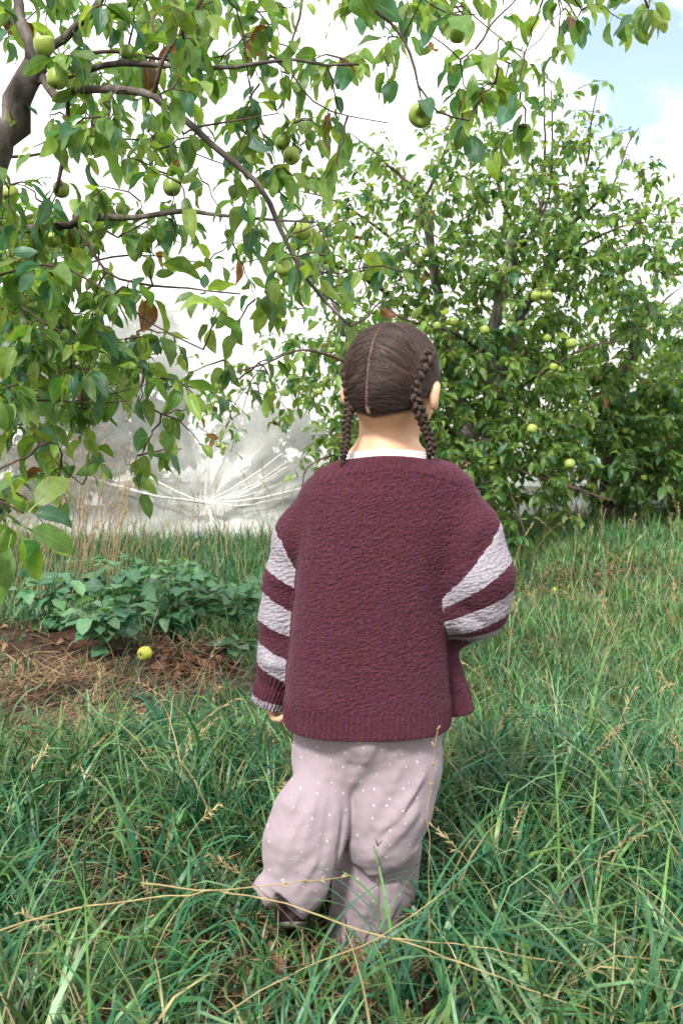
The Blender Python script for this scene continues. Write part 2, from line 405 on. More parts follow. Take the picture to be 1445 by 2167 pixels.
# ------------------------------------------------------------------ signed distance modelling
def surface_nets(f, org, h):
    s = f < 0
    nx, ny, nz = f.shape
    c = np.zeros((nx - 1, ny - 1, nz - 1), np.uint8)
    for dx in (0, 1):
        for dy in (0, 1):
            for dz in (0, 1):
                c += s[dx:nx - 1 + dx, dy:ny - 1 + dy, dz:nz - 1 + dz]
    act = (c > 0) & (c < 8)
    idx = np.argwhere(act)
    ids = np.full(act.shape, -1, np.int32); ids[act] = np.arange(len(idx))
    cv = {}
    for dx in (0, 1):
        for dy in (0, 1):
            for dz in (0, 1):
                cv[dx, dy, dz] = f[idx[:, 0] + dx, idx[:, 1] + dy, idx[:, 2] + dz]
    acc = np.zeros((len(idx), 3)); cnt = np.zeros(len(idx))
    corners = list(cv)
    for a in corners:
        for ax in range(3):
            if a[ax] == 0:
                bb = list(a); bb[ax] = 1; bb = tuple(bb)
                fa, fb = cv[a], cv[bb]
                m_ = (fa < 0) != (fb < 0)
                tt = np.where(m_, fa / np.where(m_, fa - fb, 1), 0)
                p = np.tile(np.array(a, float), (len(idx), 1)); p[:, ax] += tt
                acc += p * m_[:, None]; cnt += m_
    V = (idx + acc / cnt[:, None]) * h + np.asarray(org)
    quads = []
    for ax in range(3):
        sl0 = [slice(None)] * 3; sl1 = [slice(None)] * 3
        sl0[ax] = slice(0, -1); sl1[ax] = slice(1, None)
        ch = s[tuple(sl0)] != s[tuple(sl1)]
        e = np.argwhere(ch)
        o1, o2 = [k for k in range(3) if k != ax]
        ok = (e[:, o1] > 0) & (e[:, o2] > 0) & (e[:, o1] < f.shape[o1] - 1) & (e[:, o2] < f.shape[o2] - 1)
        e = e[ok]
        def cell(d1, d2):
            q = e.copy(); q[:, o1] -= d1; q[:, o2] -= d2
            return ids[q[:, 0], q[:, 1], q[:, 2]]
        q = np.stack([cell(0, 0), cell(1, 0), cell(1, 1), cell(0, 1)], -1)
        ins = s[e[:, 0], e[:, 1], e[:, 2]]
        flip = ins if ax != 1 else ~ins
        q[~flip] = q[~flip][:, ::-1]
        quads.append(q)
    q = np.concatenate(quads)
    # outward orientation check
    return V, q
class Grid:
    def __init__(s, lo, hi, h):
        s.lo = np.array(lo, float); s.h = h
        n = np.ceil((np.array(hi) - s.lo) / h).astype(int) + 1
        s.x = (s.lo[0] + np.arange(n[0]) * h).astype(np.float32)[:, None, None]
        s.y = (s.lo[1] + np.arange(n[1]) * h).astype(np.float32)[None, :, None]
        s.z = (s.lo[2] + np.arange(n[2]) * h).astype(np.float32)[None, None, :]
class Pts:
    def __init__(s, V): s.x, s.y, s.z = V[:, 0], V[:, 1], V[:, 2]
def s_ell(g, c, r, rot=None):
    x, y, z = g.x - c[0], g.y - c[1], g.z - c[2]
    if rot is not None:
        R = rot
        x, y, z = (R[0][0] * x + R[0][1] * y + R[0][2] * z, R[1][0] * x + R[1][1] * y + R[1][2] * z, R[2][0] * x + R[2][1] * y + R[2][2] * z)
    k0 = np.sqrt((x / r[0]) ** 2 + (y / r[1]) ** 2 + (z / r[2]) ** 2)
    k1 = np.sqrt((x / r[0] ** 2) ** 2 + (y / r[1] ** 2) ** 2 + (z / r[2] ** 2) ** 2) + 1e-6
    return k0 * (k0 - 1) / k1
def s_cone(g, a, b, ra, rb, yk=1.0):
    """capsule with radius going from ra to rb; yk squeezes its depth."""
    a = np.asarray(a, float); b = np.asarray(b, float); d = b - a; L2 = float(d @ d)
    x, y, z = g.x - a[0], g.y - a[1], g.z - a[2]
    t = np.clip((x * d[0] + y * d[1] + z * d[2]) / L2, 0, 1)
    return np.sqrt((x - t * d[0]) ** 2 + ((y - t * d[1]) / yk) ** 2 + (z - t * d[2]) ** 2) - (ra + (rb - ra) * t)
def smin(a, b, k):
    h = np.clip(.5 + .5 * (b - a) / k, 0, 1)
    return b + (a - b) * h - k * h * (1 - h)
def chain(g, pts, k=.02, yk=1.0):
    d = None
    for (p, r), (q, s) in zip(pts[:-1], pts[1:]):
        c = s_cone(g, p, q, r, s, yk)
        d = c if d is None else smin(d, c, k)
    return d
def ridge(g, a, b, w_, amp):
    """soft ridge (amp>0 adds cloth) along a segment, fading at both ends."""
    a = np.asarray(a, float); b = np.asarray(b, float); d = b - a; L2 = float(d @ d)
    x, y, z = g.x - a[0], g.y - a[1], g.z - a[2]
    t = np.clip((x * d[0] + y * d[1] + z * d[2]) / L2, 0, 1)
    q = (x - t * d[0]) ** 2 + (y - t * d[1]) ** 2 + (z - t * d[2]) ** 2
    return amp * np.exp(-q / (w_ * w_)) * (.35 + .65 * np.sin(PI * np.clip(t * .9 + .05, 0, 1)))
def loft(g, zs, cx, cy, a, b, pw=2.4):
    z = np.clip(g.z, zs[0], zs[-1])
    cxz, cyz, az, bz = (np.interp(z, zs, q).astype(np.float32) for q in (cx, cy, a, b))
    k = (np.abs((g.x - cxz) / az) ** pw + np.abs((g.y - cyz) / bz) ** pw) ** (1 / pw)
    d = (k - 1) * np.minimum(az, bz)
    return d

YC = 1.80
def PX(px, py, Y=YC): return P(px, py, Y)
def rpx(r, Y=YC): return r * Y / F

# ------------------------------------------------------------------ the child
person = empty('person', (float(PX(780, 1900)[0]), YC, 0))
tag(person, 'small child from behind, brown braids, maroon cardigan with grey striped sleeves, pink floral trousers', 'child')

skin, t = newmat('skin')
o = N_(t, 'ShaderNodeOutputMaterial'); b = N_(t, 'ShaderNodeBsdfPrincipled'); b.inputs['Roughness'].default_value = .5
b.inputs['Subsurface Weight'].default_value = .25; b.inputs['Subsurface Radius'].default_value = (.012, .004, .002); b.inputs['Subsurface Scale'].default_value = 1
te = N_(t, 'ShaderNodeTexCoord'); no = N_(t, 'ShaderNodeTexNoise'); no.inputs['Scale'].default_value = 18; no.inputs['Detail'].default_value = 4; t.links.new(te.outputs['Object'], no.inputs['Vector'])
cr = N_(t, 'ShaderNodeValToRGB'); cr.color_ramp.elements[0].color = (.56, .32, .195, 1); cr.color_ramp.elements[1].color = (.70, .47, .31, 1)
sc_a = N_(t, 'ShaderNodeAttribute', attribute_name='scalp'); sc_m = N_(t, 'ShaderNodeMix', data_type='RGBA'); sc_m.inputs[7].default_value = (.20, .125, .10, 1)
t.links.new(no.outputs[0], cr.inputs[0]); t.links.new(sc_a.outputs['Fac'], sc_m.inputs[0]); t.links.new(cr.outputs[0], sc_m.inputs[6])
# blotchy redness and very fine skin relief
rn = N_(t, 'ShaderNodeTexNoise'); rn.inputs['Scale'].default_value = 45; rn.inputs['Detail'].default_value = 5; t.links.new(te.outputs['Object'], rn.inputs['Vector'])
rr_ = N_(t, 'ShaderNodeValToRGB'); rr_.color_ramp.elements[0].position = .4; rr_.color_ramp.elements[1].position = .7; rr_.color_ramp.elements[0].color = (1, 1, 1, 1); rr_.color_ramp.elements[1].color = (1.0, .84, .80, 1); t.links.new(rn.outputs[0], rr_.inputs[0])
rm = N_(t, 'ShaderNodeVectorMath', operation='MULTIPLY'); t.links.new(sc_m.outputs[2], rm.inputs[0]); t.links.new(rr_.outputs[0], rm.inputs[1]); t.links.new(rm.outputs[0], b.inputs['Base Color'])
fn = N_(t, 'ShaderNodeTexNoise'); fn.inputs['Scale'].default_value = 700; t.links.new(te.outputs['Object'], fn.inputs['Vector'])
fb = N_(t, 'ShaderNodeBump'); fb.inputs['Strength'].default_value = .25; fb.inputs['Distance'].default_value = .0006; t.links.new(fn.outputs[0], fb.inputs['Height']); t.links.new(fb.outputs[0], b.inputs['Normal'])
t.links.new(b.outputs[0], o.inputs[0])

HC = PX(829, 790, 1.80)                 # centre of the skull
yaw = math.radians(-22); pit = math.radians(14)
# head frame: columns right(hx), forward(hf), up(hu)
hf = np.array([math.sin(-yaw), math.cos(yaw), 0]) * math.cos(pit) + np.array([0, 0, -math.sin(pit)])
hx = np.cross(hf, [0, 0, 1.0]); hx /= np.linalg.norm(hx)
roll = math.radians(3); hu = np.cross(hx, hf); hx, hu = hx * math.cos(roll) - hu * math.sin(roll), hu * math.cos(roll) + hx * math.sin(roll)
HR = np.array([hx, hf, hu])
SK = (.0800, .093, .086)                # skull half axes
def HP(x, y, z): return HC + hx * x + hf * y + hu * z
def skull(g):
    d = s_ell(g, HC, SK, HR)
    return smin(d, s_ell(g, HP(0, -.026, -.050), (.056, .052, .050), HR), .03)
def skull_neck(g): return smin(skull(g), s_cone(g, neckA, neckB, .045, .055), .03)
def head_sdf(g):
    d = skull(g)
    d = smin(d, s_ell(g, HP(0, .048, -.045), (.058, .045, .06), HR), .03)      # face
    d = smin(d, s_ell(g, HP(0, .06, -.088), (.032, .03, .026), HR), .03)       # chin
    d = smin(d, s_ell(g, HP(.036, .062, -.052), (.024, .022, .024), HR), .02)  # cheeks
    d = smin(d, s_ell(g, HP(-.036, .062, -.052), (.024, .022, .024), HR), .02)
    d = smin(d, s_cone(g, HP(0, .092, -.025), HP(0, .106, -.048), .006, .009), .012)   # nose
    d = np.minimum(d, s_ell(g, HP(0, .093, -.071), (.019, .008, .0045), HR))           # upper lip
    d = np.minimum(d, s_ell(g, HP(0, .092, -.080), (.015, .008, .005), HR))
    for sx in (-1, 1):
        d = np.maximum(d, -s_ell(g, HP(sx * .030, .096, -.022), (.015, .010, .008), HR))  # eye sockets
        d = np.minimum(d, s_ell(g, HP(sx * .030, .082, -.022), (.0125, .0125, .0115), HR)) # eyeballs under lids
        # ears: cupped shells
        e = s_ell(g, HP(sx * .0845, .006, -.036), (.0095, .017, .027), HR)
        e = np.maximum(e, -s_ell(g, HP(sx * .094, .015, -.034), (.009, .012, .019), HR))
        d = smin(d, e, .006)
    return d
g = Grid((-.30, 1.52, -.03), (.42, 2.14, 1.17), .0035)
body = head_sdf(g)
neckA, neckB = PX(822, 850, 1.83), PX(815, 985, 1.80)
body = smin(body, s_cone(g, neckA, neckB, .045, .055), .03)
tors = chain(g, [(PX(815, 1015, 1.818), .052), (PX(800, 1200, 1.80), .085), (PX(790, 1400, 1.80), .085), (PX(785, 1540, 1.80), .095)], .04)
body = smin(body, tors, .05)
body = smin(body, s_cone(g, PX(768, 984, 1.812), PX(880, 984, 1.812), .028, .028), .03)
body = smin(body, s_cone(g, PX(700, 1035, 1.81), PX(930, 1035, 1.80), .033, .033), .05)
LA = [(PX(690, 1060, 1.81), .036), (PX(620, 1250, 1.84), .030), (PX(585, 1440, 1.86), .021), (PX(579, 1462, 1.86), .018)]
RA = [(PX(950, 1060, 1.80), .036), (PX(1010, 1265, 1.79), .030), (PX(950, 1325, 1.93), .022), (PX(905, 1330, 2.0), .018)]
body = smin(body, chain(g, LA, .02), .03)
body = smin(body, chain(g, RA, .02), .03)
def hand(g, wrist, dirv, side, palmn):
    """palm with four curled fingers and a thumb. dirv: towards fingers, side: towards the thumb, palmn: direction the palm faces."""
    w0 = np.asarray(wrist); d = dirv / np.linalg.norm(dirv); s_ = side - d * (side @ d); s_ /= np.linalg.norm(s_); n_ = palmn - d * (palmn @ d) - s_ * (palmn @ s_); n_ /= np.linalg.norm(n_)
    R = np.array([s_, n_, d])
    r = s_ell(g, w0 + d * .026, (.026, .012, .032), R)
    for k, (off, ln) in enumerate(((.018, .92), (.0065, 1.0), (-.0055, .95), (-.017, .78))):
        k0 = w0 + d * .048 + s_ * off
        k1 = k0 + (d * .85 + n_ * .5) * .022 * ln
        k2 = k1 + (d * .1 + n_ * 1.0) * .015 * ln
        k3 = k2 + (-d * .6 + n_ * .55) * .012 * ln
        f = chain(g, [(k0, .0068), (k1, .0063), (k2, .0058), (k3, .0052)], .004)
        r = smin(r, f, .005)
    t0 = w0 + d * .012 + s_ * .018; t1 = t0 + (s_ * .6 + d * .7 + n_ * .4) * .022; t2 = t1 + (d * .8 + n_ * .5 - s_ * .1) * .018
    return smin(r, chain(g, [(t0, .0085), (t1, .0072), (t2, .006)], .004), .006)
hl = hand(g, PX(576, 1446, 1.86), np.array([-.02, .10, -1.0]), np.array([.2, 1.0, 0]), np.array([1.0, .2, 0]))
hr = hand(g, PX(905, 1330, 2.0), np.array([-1.0, .3, .25]), np.array([0, .2, 1.0]), np.array([-.2, -1.0, 0]))
body = smin(smin(body, hl, .008), hr, .008)
LL = [(PX(715, 1560, 1.80), .070), (PX(688, 1700, 1.76), .040), (PX(628, 1868, 1.73), .022), (PX(622, 1895, 1.74), .020)]
RL = [(PX(840, 1570, 1.80), .070), (PX(812, 1790, 1.79), .045), (PX(775, 1960, 1.80), .030), (PX(755, 2045, 1.80), .024)]
body = smin(body, chain(g, LL, .02), .03); body = smin(body, chain(g, RL, .02), .03)
V, q = surface_nets(body, g.lo, g.h)
del body
dloc = V - HC
bx, by, bz = dloc @ hx, dloc @ hf, dloc @ hu
scalp = smoothstep(.02, .008, np.abs(bx + .010)) * smoothstep(.06, .05, by) * smoothstep(-.088, -.075, bz) * (np.linalg.norm(dloc, axis=1) < .11)  # dark along the parting: hair roots, plus hair shade put into the skin colour
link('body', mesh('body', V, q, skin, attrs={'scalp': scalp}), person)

# --- cardigan
wool, t = newmat('wool')
o = N_(t, 'ShaderNodeOutputMaterial'); b = N_(t, 'ShaderNodeBsdfPrincipled'); b.inputs['Roughness'].default_value = .95; b.inputs['Specular IOR Level'].default_value = .1
b.inputs['Sheen Weight'].default_value = .12; b.inputs['Sheen Roughness'].default_value = .5; b.inputs['Sheen Tint'].default_value = (.8, .45, .6, 1)
te = N_(t, 'ShaderNodeTexCoord')
at = N_(t, 'ShaderNodeAttribute', attribute_name='stripe'); aw = N_(t, 'ShaderNodeAttribute', attribute_name='arm'); ar = N_(t, 'ShaderNodeAttribute', attribute_name='rib')
wn = N_(t, 'ShaderNodeTexNoise'); wn.inputs['Scale'].default_value = 90; wn.inputs['Detail'].default_value = 2; t.links.new(te.outputs['Object'], wn.inputs['Vector'])
ws = N_(t, 'ShaderNodeMath', operation='MULTIPLY_ADD'); ws.inputs[1].default_value = .16; t.links.new(wn.outputs[0], ws.inputs[0]); t.links.new(at.outputs['Fac'], ws.inputs[2])
dv = N_(t, 'ShaderNodeMath', operation='MULTIPLY_ADD'); dv.inputs[1].default_value = .1; dv.inputs[2].default_value = -.008; t.links.new(ws.outputs[0], dv.inputs[0])
rp = N_(t, 'ShaderNodeValToRGB'); rp.color_ramp.interpolation = 'CONSTANT'
els = rp.color_ramp.elements; els[0].position = 0; els[0].color = (0, 0, 0, 1); els[1].position = .1; els[1].color = (1, 1, 1, 1)
for p_, c_ in ((.2, 0), (.3, 1), (.4, 0), (.5, 1), (.6, 0), (.7, .55)):
    e = els.new(p_); e.color = (c_, c_, c_, 1)
t.links.new(dv.outputs[0], rp.inputs[0])
gt = N_(t, 'ShaderNodeMath', operation='GREATER_THAN'); gt.inputs[1].default_value = 0; t.links.new(aw.outputs['Fac'], gt.inputs[0])
ml = N_(t, 'ShaderNodeMath', operation='MULTIPLY'); t.links.new(gt.outputs[0], ml.inputs[0]); t.links.new(rp.outputs[0], ml.inputs[1])
# heathered yarn
hn = N_(t, 'ShaderNodeTexNoise'); hn.inputs['Scale'].default_value = 260; hn.inputs['Detail'].default_value = 4; t.links.new(te.outputs['Object'], hn.inputs['Vector'])
ha = N_(t, 'ShaderNodeValToRGB'); ha.color_ramp.elements[0].position = .3; ha.color_ramp.elements[1].position = .72; ha.color_ramp.elements[0].color = (.040, .0105, .017, 1); ha.color_ramp.elements[1].color = (.085, .0275, .040, 1)
hb = N_(t, 'ShaderNodeValToRGB'); hb.color_ramp.elements[0].position = .3; hb.color_ramp.elements[1].position = .72; hb.color_ramp.elements[0].color = (.22, .20, .235, 1); hb.color_ramp.elements[1].color = (.37, .345, .385, 1)
t.links.new(hn.outputs[0], ha.inputs[0]); t.links.new(hn.outputs[0], hb.inputs[0])
# speckled cuff edge: pale yarn dots
sp1 = N_(t, 'ShaderNodeTexVoronoi'); sp1.inputs['Scale'].default_value = 240; t.links.new(te.outputs['Object'], sp1.inputs['Vector'])
spt = N_(t, 'ShaderNodeMath', operation='ADD'); t.links.new(ml.outputs[0], spt.inputs[0]); t.links.new(sp1.outputs['Distance'], spt.inputs[1])
spg = N_(t, 'ShaderNodeMath', operation='GREATER_THAN'); spg.inputs[1].default_value = .95; son = N_(t, 'ShaderNodeMath', operation='GREATER_THAN'); son.inputs[1].default_value = .1; t.links.new(ml.outputs[0], son.inputs[0]); spm = N_(t, 'ShaderNodeMath', operation='MULTIPLY'); t.links.new(son.outputs[0], spm.inputs[0]); t.links.new(spt.outputs[0], spm.inputs[1]); t.links.new(spm.outputs[0], spg.inputs[0])
pn = N_(t, 'ShaderNodeTexNoise'); pn.inputs['Scale'].default_value = 70; pn.inputs['Detail'].default_value = 2; t.links.new(te.outputs['Object'], pn.inputs['Vector'])
pr_ = N_(t, 'ShaderNodeValToRGB'); pr_.color_ramp.elements[0].position = .38; pr_.color_ramp.elements[1].position = .62; pr_.color_ramp.elements[0].color = (.97, 1.0, 1.15, 1); pr_.color_ramp.elements[1].color = (1.06, 1.02, .94, 1)
t.links.new(pn.outputs[0], pr_.inputs[0])
pm = N_(t, 'ShaderNodeVectorMath', operation='MULTIPLY'); t.links.new(ha.outputs[0], pm.inputs[0]); t.links.new(pr_.outputs[0], pm.inputs[1])
mc = N_(t, 'ShaderNodeMix', data_type='RGBA'); t.links.new(spg.outputs[0], mc.inputs[0]); t.links.new(pm.outputs[0], mc.inputs[6]); t.links.new(hb.outputs[0], mc.inputs[7])
# tiny pale lint
vl = N_(t, 'ShaderNodeTexVoronoi'); vl.inputs['Scale'].default_value = 34; t.links.new(te.outputs['Object'], vl.inputs['Vector'])
lt = N_(t, 'ShaderNodeMath', operation='LESS_THAN'); lt.inputs[1].default_value = .035; t.links.new(vl.outputs['Distance'], lt.inputs[0])
lm = N_(t, 'ShaderNodeMath', operation='MULTIPLY'); lm.inputs[1].default_value = .12; t.links.new(lt.outputs[0], lm.inputs[0])
m4 = N_(t, 'ShaderNodeMix', data_type='RGBA'); m4.inputs[7].default_value = (.5, .4, .45, 1); t.links.new(lm.outputs[0], m4.inputs[0]); t.links.new(mc.outputs[2], m4.inputs[6])
t.links.new(m4.outputs[2], b.inputs['Base Color'])
# boucle knit relief: short slanted lumps
mpa = N_(t, 'ShaderNodeMapping'); mpa.inputs['Rotation'].default_value = (0, math.radians(20), 0); mpk = N_(t, 'ShaderNodeMapping'); mpk.inputs['Scale'].default_value = (100, 100, 230)
t.links.new(te.outputs['Object'], mpa.inputs[0]); t.links.new(mpa.outputs[0], mpk.inputs[0])
kn = N_(t, 'ShaderNodeTexNoise'); kn.inputs['Scale'].default_value = 1.0; kn.inputs['Detail'].default_value = .6; kn.inputs['Distortion'].default_value = .25; t.links.new(mpk.outputs[0], kn.inputs['Vector'])
km = N_(t, 'ShaderNodeMath', operation='MULTIPLY_ADD'); km.inputs[1].default_value = -.75; km.inputs[2].default_value = 1; t.links.new(ar.outputs['Fac'], km.inputs[0])
kk = N_(t, 'ShaderNodeMath', operation='MULTIPLY'); t.links.new(kn.outputs[0], kk.inputs[0]); t.links.new(km.outputs[0], kk.inputs[1])
b1 = N_(t, 'ShaderNodeBump'); b1.inputs['Strength'].default_value = .65; b1.inputs['Distance'].default_value = .007; t.links.new(kk.outputs[0], b1.inputs['Height'])
b2 = N_(t, 'ShaderNodeBump'); b2.inputs['Strength'].default_value = .6; b2.inputs['Distance'].default_value = .002; t.links.new(hn.outputs[0], b2.inputs['Height']); t.links.new(b1.outputs[0], b2.inputs['Normal'])
t.links.new(b2.outputs[0], b.inputs['Normal']); t.links.new(b.outputs[0], o.inputs[0])

ZH = .428
ts = [(1640, 606, 948), (1585, 604, 950), (1540, 602, 952), (1480, 602, 950), (1380, 612, 944), (1280, 622, 938), (1200, 630, 945), (1100, 637, 985), (1040, 644, 1005), (1012, 662, 996), (995, 690, 972), (978, 716, 940), (955, 735, 925)]
tz = np.array([PX(0, a_, YC)[2] for a_, _, _ in ts]); tl = np.array([PX(l_, a_)[0] for a_, l_, _ in ts]); tr_ = np.array([PX(r_, a_)[0] for a_, _, r_ in ts])
tcx, tax = (tl + tr_) / 2, (tr_ - tl) / 2
tby = np.array([.128, .125, .122, .118, .110, .105, .102, .093, .084, .080, .078, .076, .074])
tcy = np.array([1.80, 1.80, 1.80, 1.80, 1.80, 1.80, 1.80, 1.80, 1.80, 1.80, 1.80, 1.805, 1.81])
fs = [(1640, 800, 1012), (1550, 800, 1010), (1450, 800, 990), (1380, 800, 968), (1300, 800, 940), (1200, 800, 915)]
YF = 1.87
fz = np.array([P(0, a_, YF)[2] for a_, _, _ in fs]); fl = np.array([P(l_, a_, YF)[0] for a_, l_, _ in fs]); fr = np.array([P(r_, a_, YF)[0] for a_, _, r_ in fs])
NC = PX(818, 965, 1.815)
LAs = [((690, 1065, 1.81), 60), ((640, 1140, 1.835), 57), ((618, 1230, 1.85), 55), ((606, 1310, 1.86), 53), ((600, 1390, 1.86), 49), ((596, 1415, 1.86), 46)]
LCs = [((588, 1432, 1.86), 41), ((573, 1468, 1.86), 36), ((567, 1500, 1.86), 34)]
RAs = [((925, 1060, 1.80), 62), ((985, 1130, 1.785), 70), ((1008, 1220, 1.775), 74), ((1002, 1280, 1.785), 68), ((965, 1312, 1.87), 50), ((925, 1325, 1.95), 38)]
def cpt(c): return [(P(*p_), rpx(r_, p_[2])) for p_, r_ in c]
def torso_sdf(g):
    d = loft(g, tz, tcx, tcy, tax, tby, 2.5)
    d = np.maximum(d, g.z - (NC[2] + .002) + .9 * np.maximum(0, 1.79 - g.y) * .0 + 1.6 * (g.x - NC[0]) ** 2)
    fr_ = loft(g, fz, (fl + fr) / 2, np.full(6, YF), (fr - fl) / 2, np.full(6, .055), 2.6)
    fr_ = np.maximum(fr_, g.z - P(0, 1250, YF)[2])
    d = smin(d, fr_, .006)
    return d
def arms_sdf(g):
    l = chain(g, cpt(LAs), .03)
    lc = chain(g, cpt(LCs), .01)
    l = smin(l, lc, .006)
    r = chain(g, cpt(RAs), .03)
    return l, r
def sweater(g):
    dt = torso_sdf(g); l, r = arms_sdf(g)
    d = smin(dt, r, .022)
    d = smin(d, l, .010)
    # shoulders roll softly into the sleeves
    d = smin(d, s_cone(g, PX(715, 1046, 1.80), PX(925, 1040, 1.80), .042, .046), .03)
    # folds
    B = 1.69
    for a_, b_, w__, am in (((978, 1085, 1.71), (942, 1200, 1.70), .016, -.014), ((942, 1200, 1.70), (936, 1285, 1.72), .012, -.012),
                           ((1012, 1100, 1.715), (985, 1195, 1.70), .016, .006), ((640, 1060, 1.75), (634, 1180, 1.745), .010, -.008),
                           ((900, 1300, B), (925, 1560, 1.68), .022, .006), ((868, 1330, B), (895, 1570, B), .02, -.005),
                           ((700, 1250, B), (690, 1560, B), .03, .004), ((770, 1450, B), (765, 1580, 1.67), .025, -.004),
                           ((960, 1290, 1.72), (1060, 1275, 1.74), .012, -.006), ((975, 1330, 1.74), (1040, 1312, 1.76), .010, .006), ((985, 1300, 1.72), (1030, 1320, 1.74), .012, -.006),
                           ((560, 1240, 1.82), (620, 1262, 1.79), .012, -.004), ((556, 1345, 1.82), (606, 1362, 1.79), .012, -.005), ((552, 1400, 1.82), (604, 1420, 1.79), .011, .006),
                           ((955, 1400, 1.72), (958, 1590, 1.72), .010, -.006), ((620, 1480, 1.72), (700, 1500, B), .02, .003), ((720, 1060, B), (890, 1050, B), .03, .004)):
        d = d - ridge(g, P(*a_), P(*b_), w__, am)
    # cuffs and neck are separate knitted bands with a step
    return d, dt, l, r
g = Grid((-.20, 1.58, .40), (.34, 2.06, .985), .0022)
d, dt, l, r = sweater(g)
del dt, l, r
# open hem, cuffs and neck: a knitted shell round hollow insides
d = np.maximum(d, ZH - g.z + .02 * np.clip((1.80 - g.y), -.1, .1) * 0)
inner = d + .010
inner = np.where((g.z < ZH + .09), inner, 1.0)
d = np.maximum(d, -np.maximum(inner, 0 * g.x + (g.z - (ZH + .08))))
ncone = (np.sqrt(((g.x - NC[0]) / .078) ** 2 + ((g.y - 1.802) / .062) ** 2) - 1) * .062
ncone = np.maximum(ncone, NC[2] - .09 - g.z)
d = np.maximum(d, -ncone)
lce = P(566, 1492, 1.86); ldir = P(573, 1468, 1.86) - P(588, 1425, 1.86); ldir /= np.linalg.norm(ldir)
ax_ = (g.x - lce[0]) * ldir[0] + (g.y - lce[1]) * ldir[1] + (g.z - lce[2]) * ldir[2]
nearL = (g.x < lce[0] + .06)
d = np.where(nearL, np.maximum(d, ax_), d)
cin = s_cone(g, lce - ldir * .05, lce + ldir * .03, rpx(30, 1.86), rpx(31, 1.86))
d = np.maximum(d, -cin)
rce = P(925, 1325, 1.95); d = np.maximum(d, -s_cone(g, rce, rce + np.array([-.06, .10, .0]), .026, .030))
V, q = surface_nets(d, g.lo, g.h)
del d, inner, ncone, ax_, nearL, cin
pg = Pts(V)
d_, dt, l, r = sweater(pg)
eps = .002
# normals
nme = mesh('tmp', V, q, None); nrmv = np.empty(len(V) * 3, np.float32); nme.vertices.foreach_get('normal', nrmv); nrmv = nrmv.reshape(-1, 3); bpy.data.meshes.remove(nme)
def planes(pairs, Y):
    o_ = []
    for (a_, b_) in pairs:
        pa, pb = P(*a_, Y), P(*b_, Y); e = pb - pa
        n_ = np.array([e[2], 0, -e[0]]); n_ /= np.linalg.norm(n_)
        if n_[2] > 0: n_ = -n_
        o_.append((pa, n_))
    return o_
def stripes(V, pl):
    s_ = [(V - p_) @ n_ for p_, n_ in pl]
    t_ = np.zeros(len(V)) + np.clip(1 + s_[0] * 5, 0, 1) * (s_[0] < 0)
    for k in range(len(pl)):
        m_ = s_[k] >= 0
        nx_ = s_[k + 1] if k + 1 < len(pl) else s_[k] - .02
        fr_ = s_[k] / np.maximum(s_[k] - nx_, 1e-5)
        t_ = np.where(m_, k + 1 + np.clip(fr_, 0, .999), t_)
    return t_
plL = planes([((593, 1135), (627, 1198)), ((572, 1207), (623, 1235)), ((562, 1257), (615, 1287)), ((552, 1316), (608, 1339)), ((549, 1364), (602, 1388)), ((550, 1411), (595, 1436)), ((534, 1474), (590, 1492))], 1.83)
plR = planes([((1054, 1115), (932, 1265)), ((1073, 1190), (932, 1287)), ((1081, 1248), (946, 1310)), ((1063, 1302), (961, 1343)), ((1034, 1334), (970, 1350)), ((1010, 1362), (965, 1366))], 1.76)
left = V[:, 0] < 0
stripe = np.where(left, stripes(V, plL), stripes(V, plR))
armw = np.where(left, dt - l, np.where(V[:, 2] > P(0, 1250, 1.76)[2], dt - r + .012, dt - r + .004))
# ribbed bands
hem = smoothstep(ZH + .050, ZH + .044, V[:, 2])
cuff = np.where(left & (armw > 0), smoothstep(6.0, 6.08, stripe), 0)
neckr = np.sqrt((V[:, 0] - NC[0]) ** 2 + ((V[:, 1] - 1.802)) ** 2)
ang = np.arctan2(V[:, 0] - NC[0], -(V[:, 1] - NC[1]))
nz0 = PX(0, 1006, 1.74)[2]
# neckband: follows the neck opening
band = smoothstep(.135, .125, neckr) * smoothstep(NC[2] - .023, NC[2] - .019, V[:, 2] + 1.9 * (V[:, 0] - NC[0]) ** 2)
hang = np.arctan2(V[:, 0] - .04, -(V[:, 1] - 1.80))
ru = np.where(hem > 0, V[:, 0] * (np.abs(hang) < .9) + (np.sign(hang) * .115 + (np.abs(hang) - .9) * .13 * np.sign(hang)) * (np.abs(hang) >= .9), 0)
lax = P(573, 1468, 1.86)
cang = np.arctan2(V[:, 0] - (lax[0] + ldir[0] / ldir[2] * (V[:, 2] - lax[2])), -(V[:, 1] - 1.86))
ru = np.where(cuff > 0, cang * .033 * 1.2, ru)
ru = np.where(band > 0, ang * .082, ru)
ribm = np.clip(hem + cuff + band, 0, 1)
per = np.where(cuff > 0, .0085, .0098)
disp = ribm * (.0016 * np.cos(2 * PI * ru / per) + .0010) - .0035 * np.exp(-((V[:, 2] - (ZH + .048)) / .003) ** 2) * 0
disp = disp * np.where(hem > 0, smoothstep(ZH - .001, ZH + .008, V[:, 2]), 1)
ztop = NC[2] + .002 - 1.6 * (V[:, 0] - NC[0]) ** 2
disp = disp * np.where(band > 0, 1 - .9 * smoothstep(ztop - .006, ztop - .001, V[:, 2]), 1)
disp = disp + .0020 * band
# sleeve seam groove at the first stripe, felted edge
disp = disp - .0015 * (armw > 0) * np.exp(-((stripe - 1) / .06) ** 2)
out_ = (nrmv * disp[:, None])
V2 = V + out_
me = mesh('cardigan', V2, q, wool, attrs={'stripe': stripe, 'arm': armw, 'rib': ribm})
link('cardigan', me, person)
